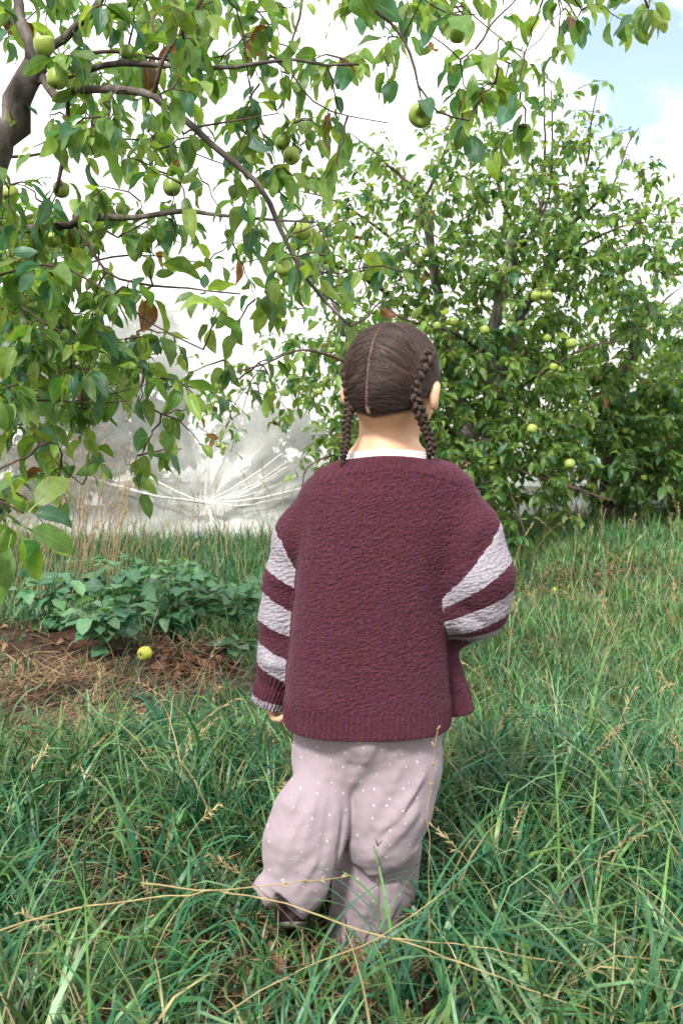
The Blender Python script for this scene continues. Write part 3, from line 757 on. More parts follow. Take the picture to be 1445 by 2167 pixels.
# stray wool fuzz standing off the knit
fz_i = RNG.choice(len(V2), 9000, replace=False)
T_ = Tubes()
fzv, fzq = [], []
for k_, i_ in enumerate(fz_i):
    p0 = V2[i_]; n_ = nrmv[i_]; rd = RNG.normal(0, 1, 3); tdir = rd - n_ * (rd @ n_); tdir /= np.linalg.norm(tdir)
    L_ = RNG.uniform(.003, .008); wv_ = np.cross(n_, tdir) * .00016
    p1 = p0 + n_ * L_ * .5 + tdir * L_ * .35; p2 = p0 + n_ * L_ * .6 + tdir * L_
    fzv += [p0 - wv_, p0 + wv_, p1 + wv_, p1 - wv_, p2 + wv_ * .5, p2 - wv_ * .5]
    c_ = k_ * 6; fzq += [[c_, c_ + 1, c_ + 2, c_ + 3], [c_ + 3, c_ + 2, c_ + 4, c_ + 5]]
isg = np.array([(armw[i_] > 0) and (1 <= stripe[i_] < 2 or 3 <= stripe[i_] < 4 or 5 <= stripe[i_] < 6) for i_ in fz_i])
fc = np.where(isg[:, None], np.array([.5, .45, .5]), np.array([.16, .05, .075]))
link('wool_fuzz', mesh('wool_fuzz', np.array(fzv), np.array(fzq), tint_mat('fuzz', .9, .1, .3), col=np.repeat(fc, 6, 0)), person)

# --- undershirt collar: a pale knitted rim round the neck
pale = noise_mat('pale_cotton', (.62, .55, .56), (.78, .73, .72), scale=160, bump=.3, dist=.001, rough=.9)
T_ = Tubes()
for k in range(4):
    a_ = np.linspace(0, 2 * PI, 65)
    pts = np.stack([NC[0] + (.076 - .001 * k) * np.cos(a_), 1.802 + (.0585 - .001 * k) * np.sin(a_), NC[2] - .001 + .0042 * k - 1.5 * (.075 * np.cos(a_)) ** 2], -1)
    T_.add(pts, .0036, 8, cap=False)
link('undershirt', T_.mesh('undershirt', pale), person)

# --- trousers
pink, t = newmat('floral_cotton')
o = N_(t, 'ShaderNodeOutputMaterial'); b = N_(t, 'ShaderNodeBsdfPrincipled'); b.inputs['Roughness'].default_value = .88; b.inputs['Specular IOR Level'].default_value = .15; b.inputs['Sheen Weight'].default_value = .15
te = N_(t, 'ShaderNodeTexCoord')
vo = N_(t, 'ShaderNodeTexVoronoi'); vo.voronoi_dimensions = '2D'; vo.inputs['Scale'].default_value = 38; vo.inputs['Randomness'].default_value = .8; sx_ = N_(t, 'ShaderNodeSeparateXYZ'); cx_ = N_(t, 'ShaderNodeCombineXYZ'); t.links.new(te.outputs['Object'], sx_.inputs[0]); t.links.new(sx_.outputs[0], cx_.inputs[0]); t.links.new(sx_.outputs[2], cx_.inputs[1]); t.links.new(cx_.outputs[0], vo.inputs['Vector'])
wn = N_(t, 'ShaderNodeTexNoise'); wn.inputs['Scale'].default_value = 330; t.links.new(te.outputs['Object'], wn.inputs['Vector'])
wob = N_(t, 'ShaderNodeMath', operation='MULTIPLY_ADD'); wob.inputs[1].default_value = .13; t.links.new(wn.outputs[0], wob.inputs[0]); t.links.new(vo.outputs['Distance'], wob.inputs[2])
fr_ = N_(t, 'ShaderNodeValToRGB'); fe = fr_.color_ramp.elements
fe[0].position = 0; fe[0].color = (.22, .12, .14, 1); fe[1].position = .06; fe[1].color = (.50, .46, .48, 1)
e = fe.new(.13); e.color = (.50, .46, .48, 1); e = fe.new(.155); e.color = (.275, .222, .25, 1)
vr = N_(t, 'ShaderNodeSeparateColor'); t.links.new(vo.outputs['Color'], vr.inputs[0]); vm_ = N_(t, 'ShaderNodeMath', operation='MULTIPLY_ADD'); vm_.inputs[1].default_value = .05; t.links.new(vr.outputs[0], vm_.inputs[0]); t.links.new(wob.outputs[0], vm_.inputs[2]); t.links.new(vm_.outputs[0], fr_.inputs[0]); t.links.new(fr_.outputs[0], b.inputs['Base Color'])
wv = N_(t, 'ShaderNodeTexNoise'); wv.inputs['Scale'].default_value = 500; t.links.new(te.outputs['Object'], wv.inputs['Vector'])
mw = N_(t, 'ShaderNodeMapping'); mw.inputs['Rotation'].default_value = (0, math.radians(-18), 0); mw2 = N_(t, 'ShaderNodeMapping'); mw2.inputs['Scale'].default_value = (26, 14, 8)
t.links.new(te.outputs['Object'], mw.inputs[0]); t.links.new(mw.outputs[0], mw2.inputs[0])
wr_n = N_(t, 'ShaderNodeTexNoise'); wr_n.noise_type = 'RIDGED_MULTIFRACTAL'; wr_n.inputs['Scale'].default_value = 1; wr_n.inputs['Detail'].default_value = 2; wr_n.inputs['Distortion'].default_value = .8; t.links.new(mw2.outputs[0], wr_n.inputs['Vector'])
bw = N_(t, 'ShaderNodeBump'); bw.inputs['Strength'].default_value = .4; bw.inputs['Distance'].default_value = .006; t.links.new(wr_n.outputs[0], bw.inputs['Height'])
bp = N_(t, 'ShaderNodeBump'); bp.inputs['Strength'].default_value = .35; bp.inputs['Distance'].default_value = .001; t.links.new(wv.outputs[0], bp.inputs['Height']); t.links.new(bw.outputs[0], bp.inputs['Normal']); t.links.new(bp.outputs[0], b.inputs['Normal']); t.links.new(b.outputs[0], o.inputs[0])
g = Grid((-.26, 1.56, -.02), (.30, 1.98, .56), .0027)
hip = loft(g, [0, PX(0, 1640)[2], PX(0, 1480)[2], 1], *[np.array(v_) for v_ in ([PX(778, 0)[0]] * 4, [1.80] * 4, [.128, .131, .128, .128], [.095, .098, .095, .095])], 2.2)
hip = np.maximum(hip, PX(0, 1540, 1.72)[2] - g.z)
hip = np.maximum(hip, g.z - .53)
ll = chain(g, cpt([((714, 1500, 1.80), 92), ((700, 1600, 1.795), 80), ((690, 1690, 1.79), 66)]), .02)
lw = chain(g, cpt([((682, 1660, 1.75), 62), ((660, 1725, 1.725), 78), ((640, 1790, 1.71), 80), ((630, 1860, 1.70), 72)]), .03, .72)
ll = smin(ll, lw, .022)
hm_a, hm_b = P(630, 1860, 1.70), P(600, 1905, 1.69)
ll = smin(ll, s_cone(g, hm_a, hm_b, rpx(66, 1.68), rpx(62, 1.68), .75), .015)
hd_ = hm_b - hm_a; hd_ = hd_ / np.linalg.norm(hd_) + np.array([-.25, -.35, .0]); hd_ /= np.linalg.norm(hd_)
ll = np.maximum(ll, (g.x - hm_b[0]) * hd_[0] + (g.y - hm_b[1]) * hd_[1] + (g.z - hm_b[2]) * hd_[2])
ll = np.maximum(ll, -s_cone(g, hm_a * .35 + hm_b * .65, hm_b + hd_ * .08, rpx(54, 1.68), rpx(58, 1.68), .7))
cfa, cfb = P(592, 1862, 1.70), P(566, 1884, 1.69)
ll = smin(ll, s_cone(g, cfa, cfb, rpx(27, 1.69), rpx(34, 1.69)), .016)
ll = np.maximum(ll, -s_cone(g, cfa * .2 + cfb * .8, cfb * 2.2 - cfa * 1.2, rpx(17, 1.69), rpx(27, 1.69)))
rl = chain(g, cpt([((840, 1500, 1.80), 100), ((836, 1620, 1.79), 97), ((822, 1700, 1.775), 93), ((806, 1765, 1.765), 86)]), .02)
rw = chain(g, cpt([((808, 1790, 1.795), 88), ((793, 1870, 1.80), 86), ((772, 1960, 1.805), 76), ((758, 2070, 1.805), 64)]), .03, .8)
rl = smin(rl, rw, .014)
crot = smin(s_ell(g, PX(776, 1530, 1.795), (.105, .105, .085)), s_ell(g, PX(741, 1610, 1.79), (.035, .080, .045)), .03)
d = smin(smin(smin(ll, rl, .008), hip, .05), crot, .02)
C_ = 1.695
for a_, b_, w__, am in (((915, 1570, C_), (765, 1790, C_), .011, -.006), ((935, 1600, 1.71), (800, 1790, 1.685), .012, .007), ((905, 1700, 1.70), (770, 1835, 1.69), .010, .007), ((905, 1660, 1.71), (785, 1800, 1.685), .007, -.006),
                       ((895, 1790, 1.73), (730, 1880, 1.715), .008, .006), ((885, 1815, 1.735), (720, 1905, 1.72), .007, -.008), ((790, 1870, 1.735), (740, 2040, 1.735), .009, .006), ((815, 1870, 1.74), (775, 2050, 1.74), .007, -.006), ((845, 1860, 1.74), (815, 2000, 1.74), .008, .005),
                       ((738, 1620, 1.71), (733, 1700, 1.70), .007, -.007), ((733, 1700, 1.70), (715, 1800, 1.69), .007, -.008), ((712, 1790, 1.69), (700, 1880, 1.70), .007, -.008),
                       ((700, 1560, 1.70), (640, 1800, 1.66), .009, .006), ((675, 1570, 1.71), (610, 1790, 1.67), .007, -.005), ((720, 1600, 1.70), (675, 1840, 1.66), .008, -.005), ((650, 1700, 1.67), (585, 1850, 1.66), .008, .005),
                       ((690, 1790, 1.655), (600, 1860, 1.655), .007, -.005), ((685, 1810, 1.655), (625, 1885, 1.655), .008, .005),
                       ((650, 1640, 1.73), (612, 1660, 1.73), .008, .007), ((780, 1560, C_), (750, 1760, C_), .010, .005), ((808, 1560, C_), (775, 1740, C_), .007, -.005),
                       ((860, 1560, C_), (830, 1680, C_), .010, .004), ((830, 1560, C_), (820, 1650, C_), .007, -.004)):
    d = d - ridge(g, P(*a_), P(*b_), w__, am)
d = np.maximum(d, -.0 + (-g.z - .015))
V, q = surface_nets(d, g.lo, g.h); del d, hip, ll, rl, lw, rw
# small crumples
nv_ = .0018 * vnoise(V[:, 0] + V[:, 1], V[:, 2] * .8, 55, 5.0) + .0012 * vnoise(V[:, 0], V[:, 2], 110, 8.0)
V[:, 1] += nv_; V[:, 0] += nv_ * .5
link('trousers', mesh('trousers', V, q, pink), person)

# --- shoes
shoe_m = noise_mat('shoe_canvas', (.02, .012, .016), (.05, .03, .036), scale=80, rough=.8)
sole_m = noise_mat('shoe_rubber', (.12, .11, .10), (.2, .18, .16), scale=60, rough=.6)
for heel, toe in ((P(757, 2068, 1.80), None), (P(620, 1925, 1.74), None)):
    toe = np.array([heel[0] - .005, heel[1] + .13, float(gz(heel[0], heel[1] + .13)) + .028]); heel = heel.copy(); heel[2] = max(heel[2], float(gz(heel[0], heel[1])) + .032)
    lo_, hi_ = np.minimum(heel, toe) - .06, np.maximum(heel, toe) + .06
    g = Grid(lo_, hi_, .003)
    u_ = chain(g, [(heel, .031), (heel * .55 + toe * .45, .033), (toe, .028)], .01)
    dn = toe - heel; dn /= np.linalg.norm(dn); upv = np.array([0, 0, 1.0]) - dn * dn[2]; upv /= np.linalg.norm(upv)
    hgt = (g.x - heel[0]) * upv[0] + (g.y - heel[1]) * upv[1] + (g.z - heel[2]) * upv[2]
    V, q = surface_nets(np.maximum(u_, -.020 - hgt), g.lo, g.h); so = link('shoe', mesh('shoe', V, q, shoe_m), person)
    V, q = surface_nets(np.maximum(u_ - .003, np.maximum(hgt + .0205, -.031 - hgt)), g.lo, g.h); link('sole', mesh('sole', V, q, sole_m), so, loc=(0, 0, 0))

# --- hair
hair_m, t = newmat('hair')
o = N_(t, 'ShaderNodeOutputMaterial'); b = N_(t, 'ShaderNodeBsdfPrincipled'); b.inputs['Roughness'].default_value = .5; b.inputs['Specular IOR Level'].default_value = .28
a = N_(t, 'ShaderNodeAttribute', attribute_name='tint'); t.links.new(a.outputs['Color'], b.inputs['Base Color']); t.links.new(b.outputs[0], o.inputs[0])
g = Grid(HC - np.array([.100, .115, .13]), HC + np.array([.100, .115, .105]), .0016)
def hloc(g):
    x, y, z = g.x - HC[0], g.y - HC[1], g.z - HC[2]
    return tuple(R_[0] * x + R_[1] * y + R_[2] * z for R_ in HR)
def hairline(lx, ly, lz):
    """>0 where hair grows, in head coordinates."""
    low = lz + .092 - .42 * np.abs(lx) - 1.0 * np.clip(ly + .02, 0, 1) + .002 * np.sin(lx * 600) + .0015 * np.sin(lx * 1430)
    face = .058 - ly + .25 * (lz - .03)
    return np.minimum(low, face)
PARTX = -.010
HT = .0036
c = skull_neck(g) - HT
lx, ly, lz = hloc(g)
c = c + .0007 * np.sin((lz * 1.0 + np.abs(lx) * .9 + ly * .3) * 420) * .35 * smoothstep(.0, .03, np.abs(lx - PARTX))   # combed furrows
hl_ = hairline(lx, ly, lz)
thin = (HT + .0006) * (1 - smoothstep(0, .030, hl_)) + (HT + .001) * np.exp(-((lx - PARTX - .0015 * np.sin(lz * 90)) / .0034) ** 2) * (ly < .05) + .0024 * np.exp(-((lx - PARTX) / .012) ** 2)
c = np.maximum(c + thin, -hl_)
c = np.maximum(c, -(skull_neck(g) + .005))
V, q = surface_nets(c, g.lo, g.h); del c, hl_, thin, lx, ly, lz
ncl = np.clip(.5 + .5 * vnoise(V[:, 0] * 1 + V[:, 2], V[:, 1] - V[:, 2], 190, 3), 0, 1)[:, None]
hc = np.array([.022, .0135, .012]) * (1 - ncl) + np.array([.050, .031, .027]) * ncl
hair = link('hair', mesh('hair', V, q, hair_m, col=hc), person)

# surface strands
def on_head(dirs, off):
    """points on the skull and nape along local directions with an offset."""
    dl = dirs / np.linalg.norm(dirs, axis=1)[:, None]
    wd_ = dl[:, :1] * hx + dl[:, 1:2] * hf + dl[:, 2:3] * hu
    lo_ = np.full(len(dl), .03); hi_ = np.full(len(dl), .17)
    for _ in range(12):
        mid_ = (lo_ + hi_) / 2; ins = skull_neck(Pts(HC + wd_ * mid_[:, None])) < 0
        lo_ = np.where(ins, mid_, lo_); hi_ = np.where(ins, hi_, mid_)
    return HC + wd_ * (lo_ + off)[:, None]
def to_local(p):
    d_ = np.asarray(p) - HC
    return np.array([d_ @ hx, d_ @ hf, d_ @ hu])
BR = [P(906, 742, 1.765), P(893, 768, 1.742), P(880, 792, 1.732), P(872, 818, 1.728), P(878, 848, 1.728), P(886, 872, 1.732), P(896, 898, 1.742), P(904, 924, 1.748), P(911, 946, 1.75), P(907, 962, 1.752)]
BL = [P(741, 770, 1.79), P(739, 798, 1.772), P(741, 824, 1.762), P(743, 848, 1.760), P(741, 868, 1.757), P(737, 888, 1.755), P(734, 908, 1.752), P(735, 930, 1.750), P(731, 950, 1.748), P(727, 968, 1.75)]
bl_r = np.array([to_local(p_) for p_ in BR[:6]]); bl_l = np.array([to_local(p_) for p_ in BL[:6]])
hv, hq, hcol = [], [], []
def ribbon(pts, w0, colr):
    n_ = len(pts); T = np.gradient(pts, axis=0); T /= np.linalg.norm(T, axis=1)[:, None] + 1e-9
    o_ = pts - HC; o_ /= np.linalg.norm(o_, axis=1)[:, None]
    S = np.cross(T, o_); S /= np.linalg.norm(S, axis=1)[:, None] + 1e-9
    ww = (w0 * np.linspace(1, .5, n_))[:, None]
    base = sum(len(v_) for v_ in hv)
    hv.append(np.stack([pts - S * ww, pts + o_ * ww * .9, pts + S * ww], 1).reshape(-1, 3))
    i = np.arange(n_ - 1) * 3 + base
    hq.append(np.stack([i, i + 1, i + 4, i + 3], -1)); hq.append(np.stack([i + 1, i + 2, i + 5, i + 4], -1))
    hcol.append(np.tile(colr, (n_ * 3, 1)))
def hcolr():
    k = RNG.uniform(0, 1) ** 1.6
    return np.array([.015, .0095, .0085]) * (1 - k) + np.array([.095, .056, .044]) * k
NS = 3600
for k in range(NS):
    sd_ = 1 if k % 2 else -1
    s_ = RNG.uniform(0, 1)
    # angle over the head from the forehead (about 55 deg in front of the top) to the nape
    th = math.radians(-50 + 190 * s_)
    part = np.array([PARTX + sd_ * (.0004 + .0085 * RNG.uniform() ** .8 ), math.cos(th + PI / 2) * -1 * -1 * -1 * SK[1] * 0 - math.sin(th) * SK[1], math.cos(th) * SK[2]])
    bl = bl_r if sd_ > 0 else bl_l
    f_ = np.clip(s_ * 1.15 - .1 + RNG.normal(0, .06), 0, 1) * (len(bl) - 1); i0 = min(int(f_), len(bl) - 2)
    e_ = bl[i0] + (bl[i0 + 1] - bl[i0]) * (f_ - i0)
    if s_ < .25: e_ = bl[0]
    tt = np.linspace(0, RNG.uniform(.75, 1.0), 12)[:, None]
    d_ = part[None] * (1 - tt) + e_[None] * tt
    sag = np.sin(PI * tt) * np.array([[sd_ * .030, 0, RNG.normal(.002, .007) - .0]])
    d_ = d_ + sag
    wob_ = RNG.normal(0, .0010)
    off = HT - .0028 + .0034 * np.minimum(1, tt[:, 0] * 4) + RNG.uniform(-.0002, .0014) + .0008 * np.sin(tt[:, 0] * 9 + RNG.uniform(0, 6))
    ribbon(on_head(d_, off + 0 * tt[:, 0]), RNG.uniform(.00022, .0005), hcolr())
# nape hair swept up to the braids
for k in range(1500):
    sd_ = 1 if k % 2 else -1
    x0 = PARTX + sd_ * RNG.uniform(.002, .055)
    zz = -.092 + RNG.uniform(-.008, .014) + .42 * abs(x0)
    st_ = np.array([x0, -.062 * math.sqrt(max(.05, 1 - (x0 / .07) ** 2)), zz])
    bl = bl_r if sd_ > 0 else bl_l
    e_ = bl[RNG.integers(3, 6)]
    tt = np.linspace(0, RNG.uniform(.5, 1), 10)[:, None]
    d_ = st_[None] * (1 - tt) + e_[None] * tt + np.sin(PI * tt) * np.array([[0, -.01, RNG.uniform(0, .008)]])
    ribbon(on_head(d_, .0002 + .0042 * np.minimum(1, tt[:, 0] * 2.0)), RNG.uniform(.0002, .0004), hcolr())
for k in range(900):
    sd_ = 1 if k % 2 else -1
    s_ = RNG.uniform(0, 1); th = math.radians(-50 + 190 * s_); bl = bl_r if sd_ > 0 else bl_l
    part = np.array([PARTX + sd_ * RNG.uniform(-.0012, .004), -math.sin(th) * SK[1], math.cos(th) * SK[2]])
    e_ = bl[min(len(bl) - 1, int(s_ * 5))]; tt = np.linspace(0, .35, 8)[:, None]
    d_ = part[None] * (1 - tt) + e_[None] * tt + np.sin(PI * tt) * np.array([[sd_ * .030, 0, RNG.normal(.002, .008)]])
    ribbon(on_head(d_, .0006 + HT * np.minimum(1, tt[:, 0] * 5)), .00013, hcolr() * 1.5)
for k in range(260):
    sd_ = 1 if k % 2 else -1
    s_ = RNG.uniform(.05, 1); th = math.radians(-50 + 185 * s_); bl = bl_r if sd_ > 0 else bl_l
    part = np.array([PARTX + sd_ * RNG.uniform(.003, .012), -math.sin(th) * SK[1], math.cos(th) * SK[2]])
    e_ = bl[min(len(bl) - 1, int(s_ * 5))]
    t0_ = RNG.uniform(0, .3); tt = np.linspace(t0_, t0_ + RNG.uniform(.4, .7), 12)[:, None]
    d_ = part[None] * (1 - tt) + e_[None] * tt + np.sin(PI * tt) * np.array([[sd_ * .030, 0, RNG.normal(.002, .010)]])
    cc_ = hcolr() * RNG.uniform(.6, 1.5)
    for q_ in range(7):
        ribbon(on_head(d_ + RNG.normal(0, .0012, 3), HT + .0008 + .0024 * np.sin(PI * (tt[:, 0] - t0_) / (tt[-1, 0] - t0_)) * RNG.uniform(.2, 1)), .00035, cc_)
# side hair drawn back from the temple to each braid
for k in range(1300):
    sd_ = 1 if k % 2 else -1
    bl = bl_r if sd_ > 0 else bl_l
    e_ = bl[RNG.integers(0, 5)]
    st_ = np.array([sd_ * SK[0] * .9, RNG.uniform(.02, .06), RNG.uniform(-.02, .06)])
    tt = np.linspace(0, 1, 10)[:, None]
    d_ = st_[None] * (1 - tt) + e_[None] * tt + np.sin(PI * tt) * np.array([[sd_ * .012, 0, RNG.normal(0, .004)]])
    ribbon(on_head(d_, HT + RNG.uniform(0, .0012) + 0 * tt[:, 0]), RNG.uniform(.00025, .0005), hcolr())
# baby hairs below the hairline
for k in range(420):
    x0 = RNG.normal(PARTX, .034); zz = -.096 + .42 * abs(x0) + RNG.uniform(-.004, .006)
    st_ = np.array([x0, -.060 * math.sqrt(max(.05, 1 - (x0 / .08) ** 2)), zz]); e_ = st_ + np.array([RNG.normal(0, .008), RNG.normal(0, .003), -RNG.uniform(.004, .018)])
    tt = np.linspace(0, 1, 6)[:, None]
    ribbon(on_head(st_ * (1 - tt) + e_ * tt + np.sin(PI * tt) * np.array([[RNG.normal(0, .003), 0, 0]]), .0008 + 0 * tt[:, 0]), .00013, hcolr() * 1.6)
# flyaways
for k in range(420):
    d0 = RNG.normal(0, 1, 3); d0[1] -= .3; d0[2] = abs(d0[2]) * (1 if k % 4 else -.2)
    d1 = d0 + RNG.normal(0, .35, 3)
    tt = np.linspace(0, 1, 8)[:, None]
    d_ = d0[None] * (1 - tt) + d1[None] * tt
    ribbon(on_head(d_, .003 + RNG.uniform(.002, .012) * np.sin(tt[:, 0] * RNG.uniform(1.5, 3))), .00013, hcolr() * 1.5)
link('hair_strands', mesh('hair_strands', np.concatenate(hv), np.concatenate(hq), hair_m, col=np.concatenate(hcol)), hair, loc=(0, 0, 0))

def braid(path, w0, w1, name, turns):
    path = resample(path, .0016); n_ = len(path)
    s_ = np.linspace(0, 1, n_)
    T = np.gradient(path, axis=0); T /= np.linalg.norm(T, axis=1)[:, None]
    o_ = np.array([0, -1.0, .2]); 
    oc = (path - HC); oc[:, 2] = 0; oc /= np.linalg.norm(oc, axis=1)[:, None]
    o_ = .6 * np.array([0, -1.0, 0]) + .4 * oc
    S = np.cross(T, o_); S /= np.linalg.norm(S, axis=1)[:, None]; O = np.cross(S, T)
    W = (w0 + (w1 - w0) * s_) * (np.where(s_ < .08, .6 + .4 * s_ / .08, 1))
    root = None
    tb = Tubes()
    # phase advances faster as the braid narrows
    ph = np.cumsum(1 / W); ph = ph / ph[-1] * turns * 2 * PI
    for k in range(3):
        a_ = ph + k * 2 * PI / 3
        c_ = path + S * (W * .62 * np.sin(a_))[:, None] + O * (W * .40 * np.sin(2 * a_) + W * .35)[:, None]
        cb = np.array([.030, .0185, .0155])
        # each lock is a bundle of finer tresses
        tb.add(c_, W * .46, 10, col=cb)
        for j in range(16):
            b0 = RNG.uniform(0, 2 * PI); rr = W * .46
            off = S * (rr * np.cos(b0 + a_ * .5))[:, None] + O * (rr * np.sin(b0 + a_ * .5))[:, None]
            tb.add(c_ + off, .0007, 4, col=hcolr() * 1.3, cap=False)
    # loose tail below the tie
    for j in range(60):
        e_ = path[-1] + np.array([RNG.normal(0, .004), RNG.normal(0, .004), -RNG.uniform(.008, .022)])
        tb.add(np.array([path[-1] + RNG.normal(0, .0015, 3), (path[-1] + e_) / 2 + RNG.normal(0, .002, 3), e_]), .0005, 3, col=hcolr() * 1.2, cap=False)
    for j in range(200):
        i0 = RNG.integers(0, n_ - 12); p0 = path[i0] + S[i0] * W[i0] * RNG.uniform(-1, 1) + O[i0] * W[i0] * .8
        dd = S[i0] * RNG.normal(0, 1) + O[i0] * .8 + T[i0] * RNG.uniform(.2, 1); dd /= np.linalg.norm(dd)
        tb.add(np.array([p0, p0 + dd * .004, p0 + dd * .006 + T[i0] * .005]), .00018, 3, col=hcolr() * 1.6, cap=False)
    o = link(name, tb.mesh(name, hair_m), hair, loc=(0, 0, 0))
    return o
tag(braid(BR, .0158, .0080, 'braid', 5.2), label='brown braid hanging behind the right ear')
tag(braid(BL, .0130, .0058, 'braid', 5.6), label='brown braid hanging over the left ear')
print('child done')

# ------------------------------------------------------------------ trees
def leaf_cols(n, base=((.085, .17, .036), (.16, .25, .05), (.045, .13, .070)), p=(.45, .35, .2), brown=.015):
    b_ = np.array(base)[RNG.choice(len(base), n, p=p)]
    c_ = b_ * RNG.uniform(.75, 1.3, (n, 1)) * RNG.uniform(.92, 1.08, (n, 3))
    br = RNG.uniform(0, 1, n) < brown
    c_[br] = np.array([.16, .06, .025]) * RNG.uniform(.6, 1.3, (br.sum(), 1))
    return c_

class Tree:
    def __init__(s, label, base, group='apple trees in the orchard rows'):
        s.root = empty('apple_tree', (float(base[0]), float(base[1]), float(base[2]) if len(base) > 2 else 0))
        tag(s.root, label, 'tree', group)
        s.nodes = []; s.trunk = Tubes(); s.tw = Tubes(); s.lp = []; s.ld = []; s.ln = []; s.ll = []
    def limb(s, pts, r0, r1, thick=True, step=.05):
        """pts: (px, py, Y) list in photograph coordinates with distance."""
        w_ = np.array([P(*p_) for p_ in pts])
        if s.nodes:
            al = np.concatenate(s.nodes); dq = np.sum((al - w_[0]) ** 2, 1); jn = int(np.argmin(dq))
            if dq[jn] > 1e-4: w_ = np.vstack([al[jn][None], w_])
        c_ = resample(w_, step)
        n_ = len(c_); rad = np.linspace(r0, r1, n_)
        if n_ > 3: 
            jit = RNG.normal(0, 1, (n_, 3)) * rad[:, None] * .22; jit[0] = 0; c_ = c_ + jit
            rad = rad * (1 + RNG.normal(0, .07, n_))
        (s.trunk if thick else s.tw).add(c_, rad, 10 if thick else 6)
        s.nodes.append(c_)
    def leaf(s, p, d, n_, L): s.lp.append(p); s.ld.append(d); s.ln.append(n_); s.ll.append(L)
    def grow(s, targets, leafL=.08, per=6, droop=.5, maxlen=.5, up=False, sides=4, tw_r=(.0028, .0012), spread=1.0):
        nodes = np.concatenate(s.nodes)
        d0 = np.array([np.min(np.sum((nodes - t_) ** 2, 1)) for t_ in targets])
        order = np.argsort(d0)
        buf = np.zeros((len(nodes) + len(targets) * 6, 3)); cnt = len(nodes); buf[:cnt] = nodes
        for i_ in order:
            tg = targets[i_]
            dd = np.sum((buf[:cnt] - tg) ** 2, 1) 
            # prefer parents lower than the target a little (growth goes out and up)
            j_ = np.argmin(dd + .02 * np.maximum(0, buf[:cnt, 2] - tg[2]) ** 2)
            a_ = buf[j_]; L_ = math.sqrt(dd[j_])
            if L_ < .015: a_ = a_ + RNG.normal(0, .01, 3); L_ = max(.02, L_)
            mid = (a_ + tg) / 2 + RNG.normal(0, .12, 3) * L_ + np.array([0, 0, .10 * L_])
            m_ = max(4, min(9, int(L_ / .04) + 3))
            tt = np.linspace(0, 1, m_)[:, None]
            c_ = a_ * (1 - tt) ** 2 + 2 * mid * tt * (1 - tt) + tg * tt ** 2
            c_[1:-1] += RNG.normal(0, .004, (m_ - 2, 3))
            s.tw.add(c_, np.linspace(tw_r[0] * (1 + L_), tw_r[1], m_), sides, cap=False)
            k_ = min(5, m_ - 1); buf[cnt:cnt + k_] = c_[1:][np.linspace(0, m_ - 2, k_).astype(int)]; cnt += k_
            tdir = (c_[-1] - c_[-2]); tdir /= np.linalg.norm(tdir) + 1e-9
            nl = max(2, int(round(per * RNG.uniform(.6, 1.4))))
            for q_ in range(nl):
                f_ = 1 - (RNG.uniform(0, 1) ** 1.3) * min(1.0, .22 / max(L_, .05))
                x_ = f_ * (m_ - 1); i0 = min(int(x_), m_ - 2); p_ = c_[i0] + (c_[i0 + 1] - c_[i0]) * (x_ - i0)
                az = RNG.uniform(0, 2 * PI); el = RNG.normal(.15, .45) if not up else RNG.normal(.45, .3)
                d_ = np.array([math.cos(az) * math.cos(el), math.sin(az) * math.cos(el), math.sin(el)]) * spread + tdir * .5
                d_ = d_ / np.linalg.norm(d_); d_[2] -= droop * RNG.uniform(.3, 1.5)
                d_ /= np.linalg.norm(d_)
                n_ = np.array([0, 0, 1.0]) + RNG.normal(0, .45, 3) + .25 * np.array([d_[0], d_[1], 0])
                s.leaf(p_, d_, n_, leafL * float(np.clip(RNG.normal(1, .26), .4, 1.6)))
    def finish(s, mat=None, ns=6, nc=3, cull=None, **kw):
        pos, D, Nn, L = (np.array(v_) for v_ in (s.lp, s.ld, s.ln, s.ll))
        if cull is not None and len(cull):
            keep = np.ones(len(pos), bool); ctr = pos + D * L[:, None] * .7
            for (ax, ay, ar, aY) in cull:
                for pt in (ctr, pos + D * L[:, None] * .35, pos + D * L[:, None] * 1.1):
                    px_, py_ = proj(pt)
                    keep &= ~(((px_ - ax) ** 2 + (py_ - ay) ** 2 < (ar * 1.0 + 3) ** 2) & (pos[:, 1] < aY + .04))
            pos, D, Nn, L = pos[keep], D[keep], Nn[keep], L[keep]
        col = leaf_cols(len(pos), **kw.pop('cols', {}))
        me = leaves_mesh('crown', pos, D, Nn, L, col, mat or M_LEAF, ns=ns, nc=nc, **kw)
        if s.trunk.n: link('trunk', s.trunk.mesh('trunk', getattr(s, 'bark', M_BARK)), s.root)
        if s.tw.n: link('branches', s.tw.mesh('branches', M_TWIG), s.root)
        link('crown', me, s.root)
        return len(pos)

def cell_targets(grid, x0, y0, cs, Yr, leafL, per, k=1.0, layer=.5):
    """coverage digits per cell -> 3D spur positions. grid rows are strings of 0-9 ('.'=0)."""
    T = []
    for r_, row in enumerate(grid):
        for c_, ch in enumerate(row):
            if ch in '. ': continue
            cov = {'9': .96}.get(ch, int(ch) / 10)
            if ch == '9': lay = 3.6
            else: lay = -math.log(1 - cov)
            Ym = (Yr[0] + Yr[1]) / 2
            la = .35 * (leafL * F / Ym) ** 2 * layer
            n_ = cs * cs * lay / la / per * k
            n_ = int(n_) + (RNG.uniform() < n_ - int(n_))
            for _ in range(n_):
                Yy = RNG.uniform(Yr[0] ** 1.5, Yr[1] ** 1.5) ** (1 / 1.5)
                T.append(P(x0 + (c_ + RNG.uniform()) * cs, y0 + (r_ + RNG.uniform()) * cs, Yy))
    return T

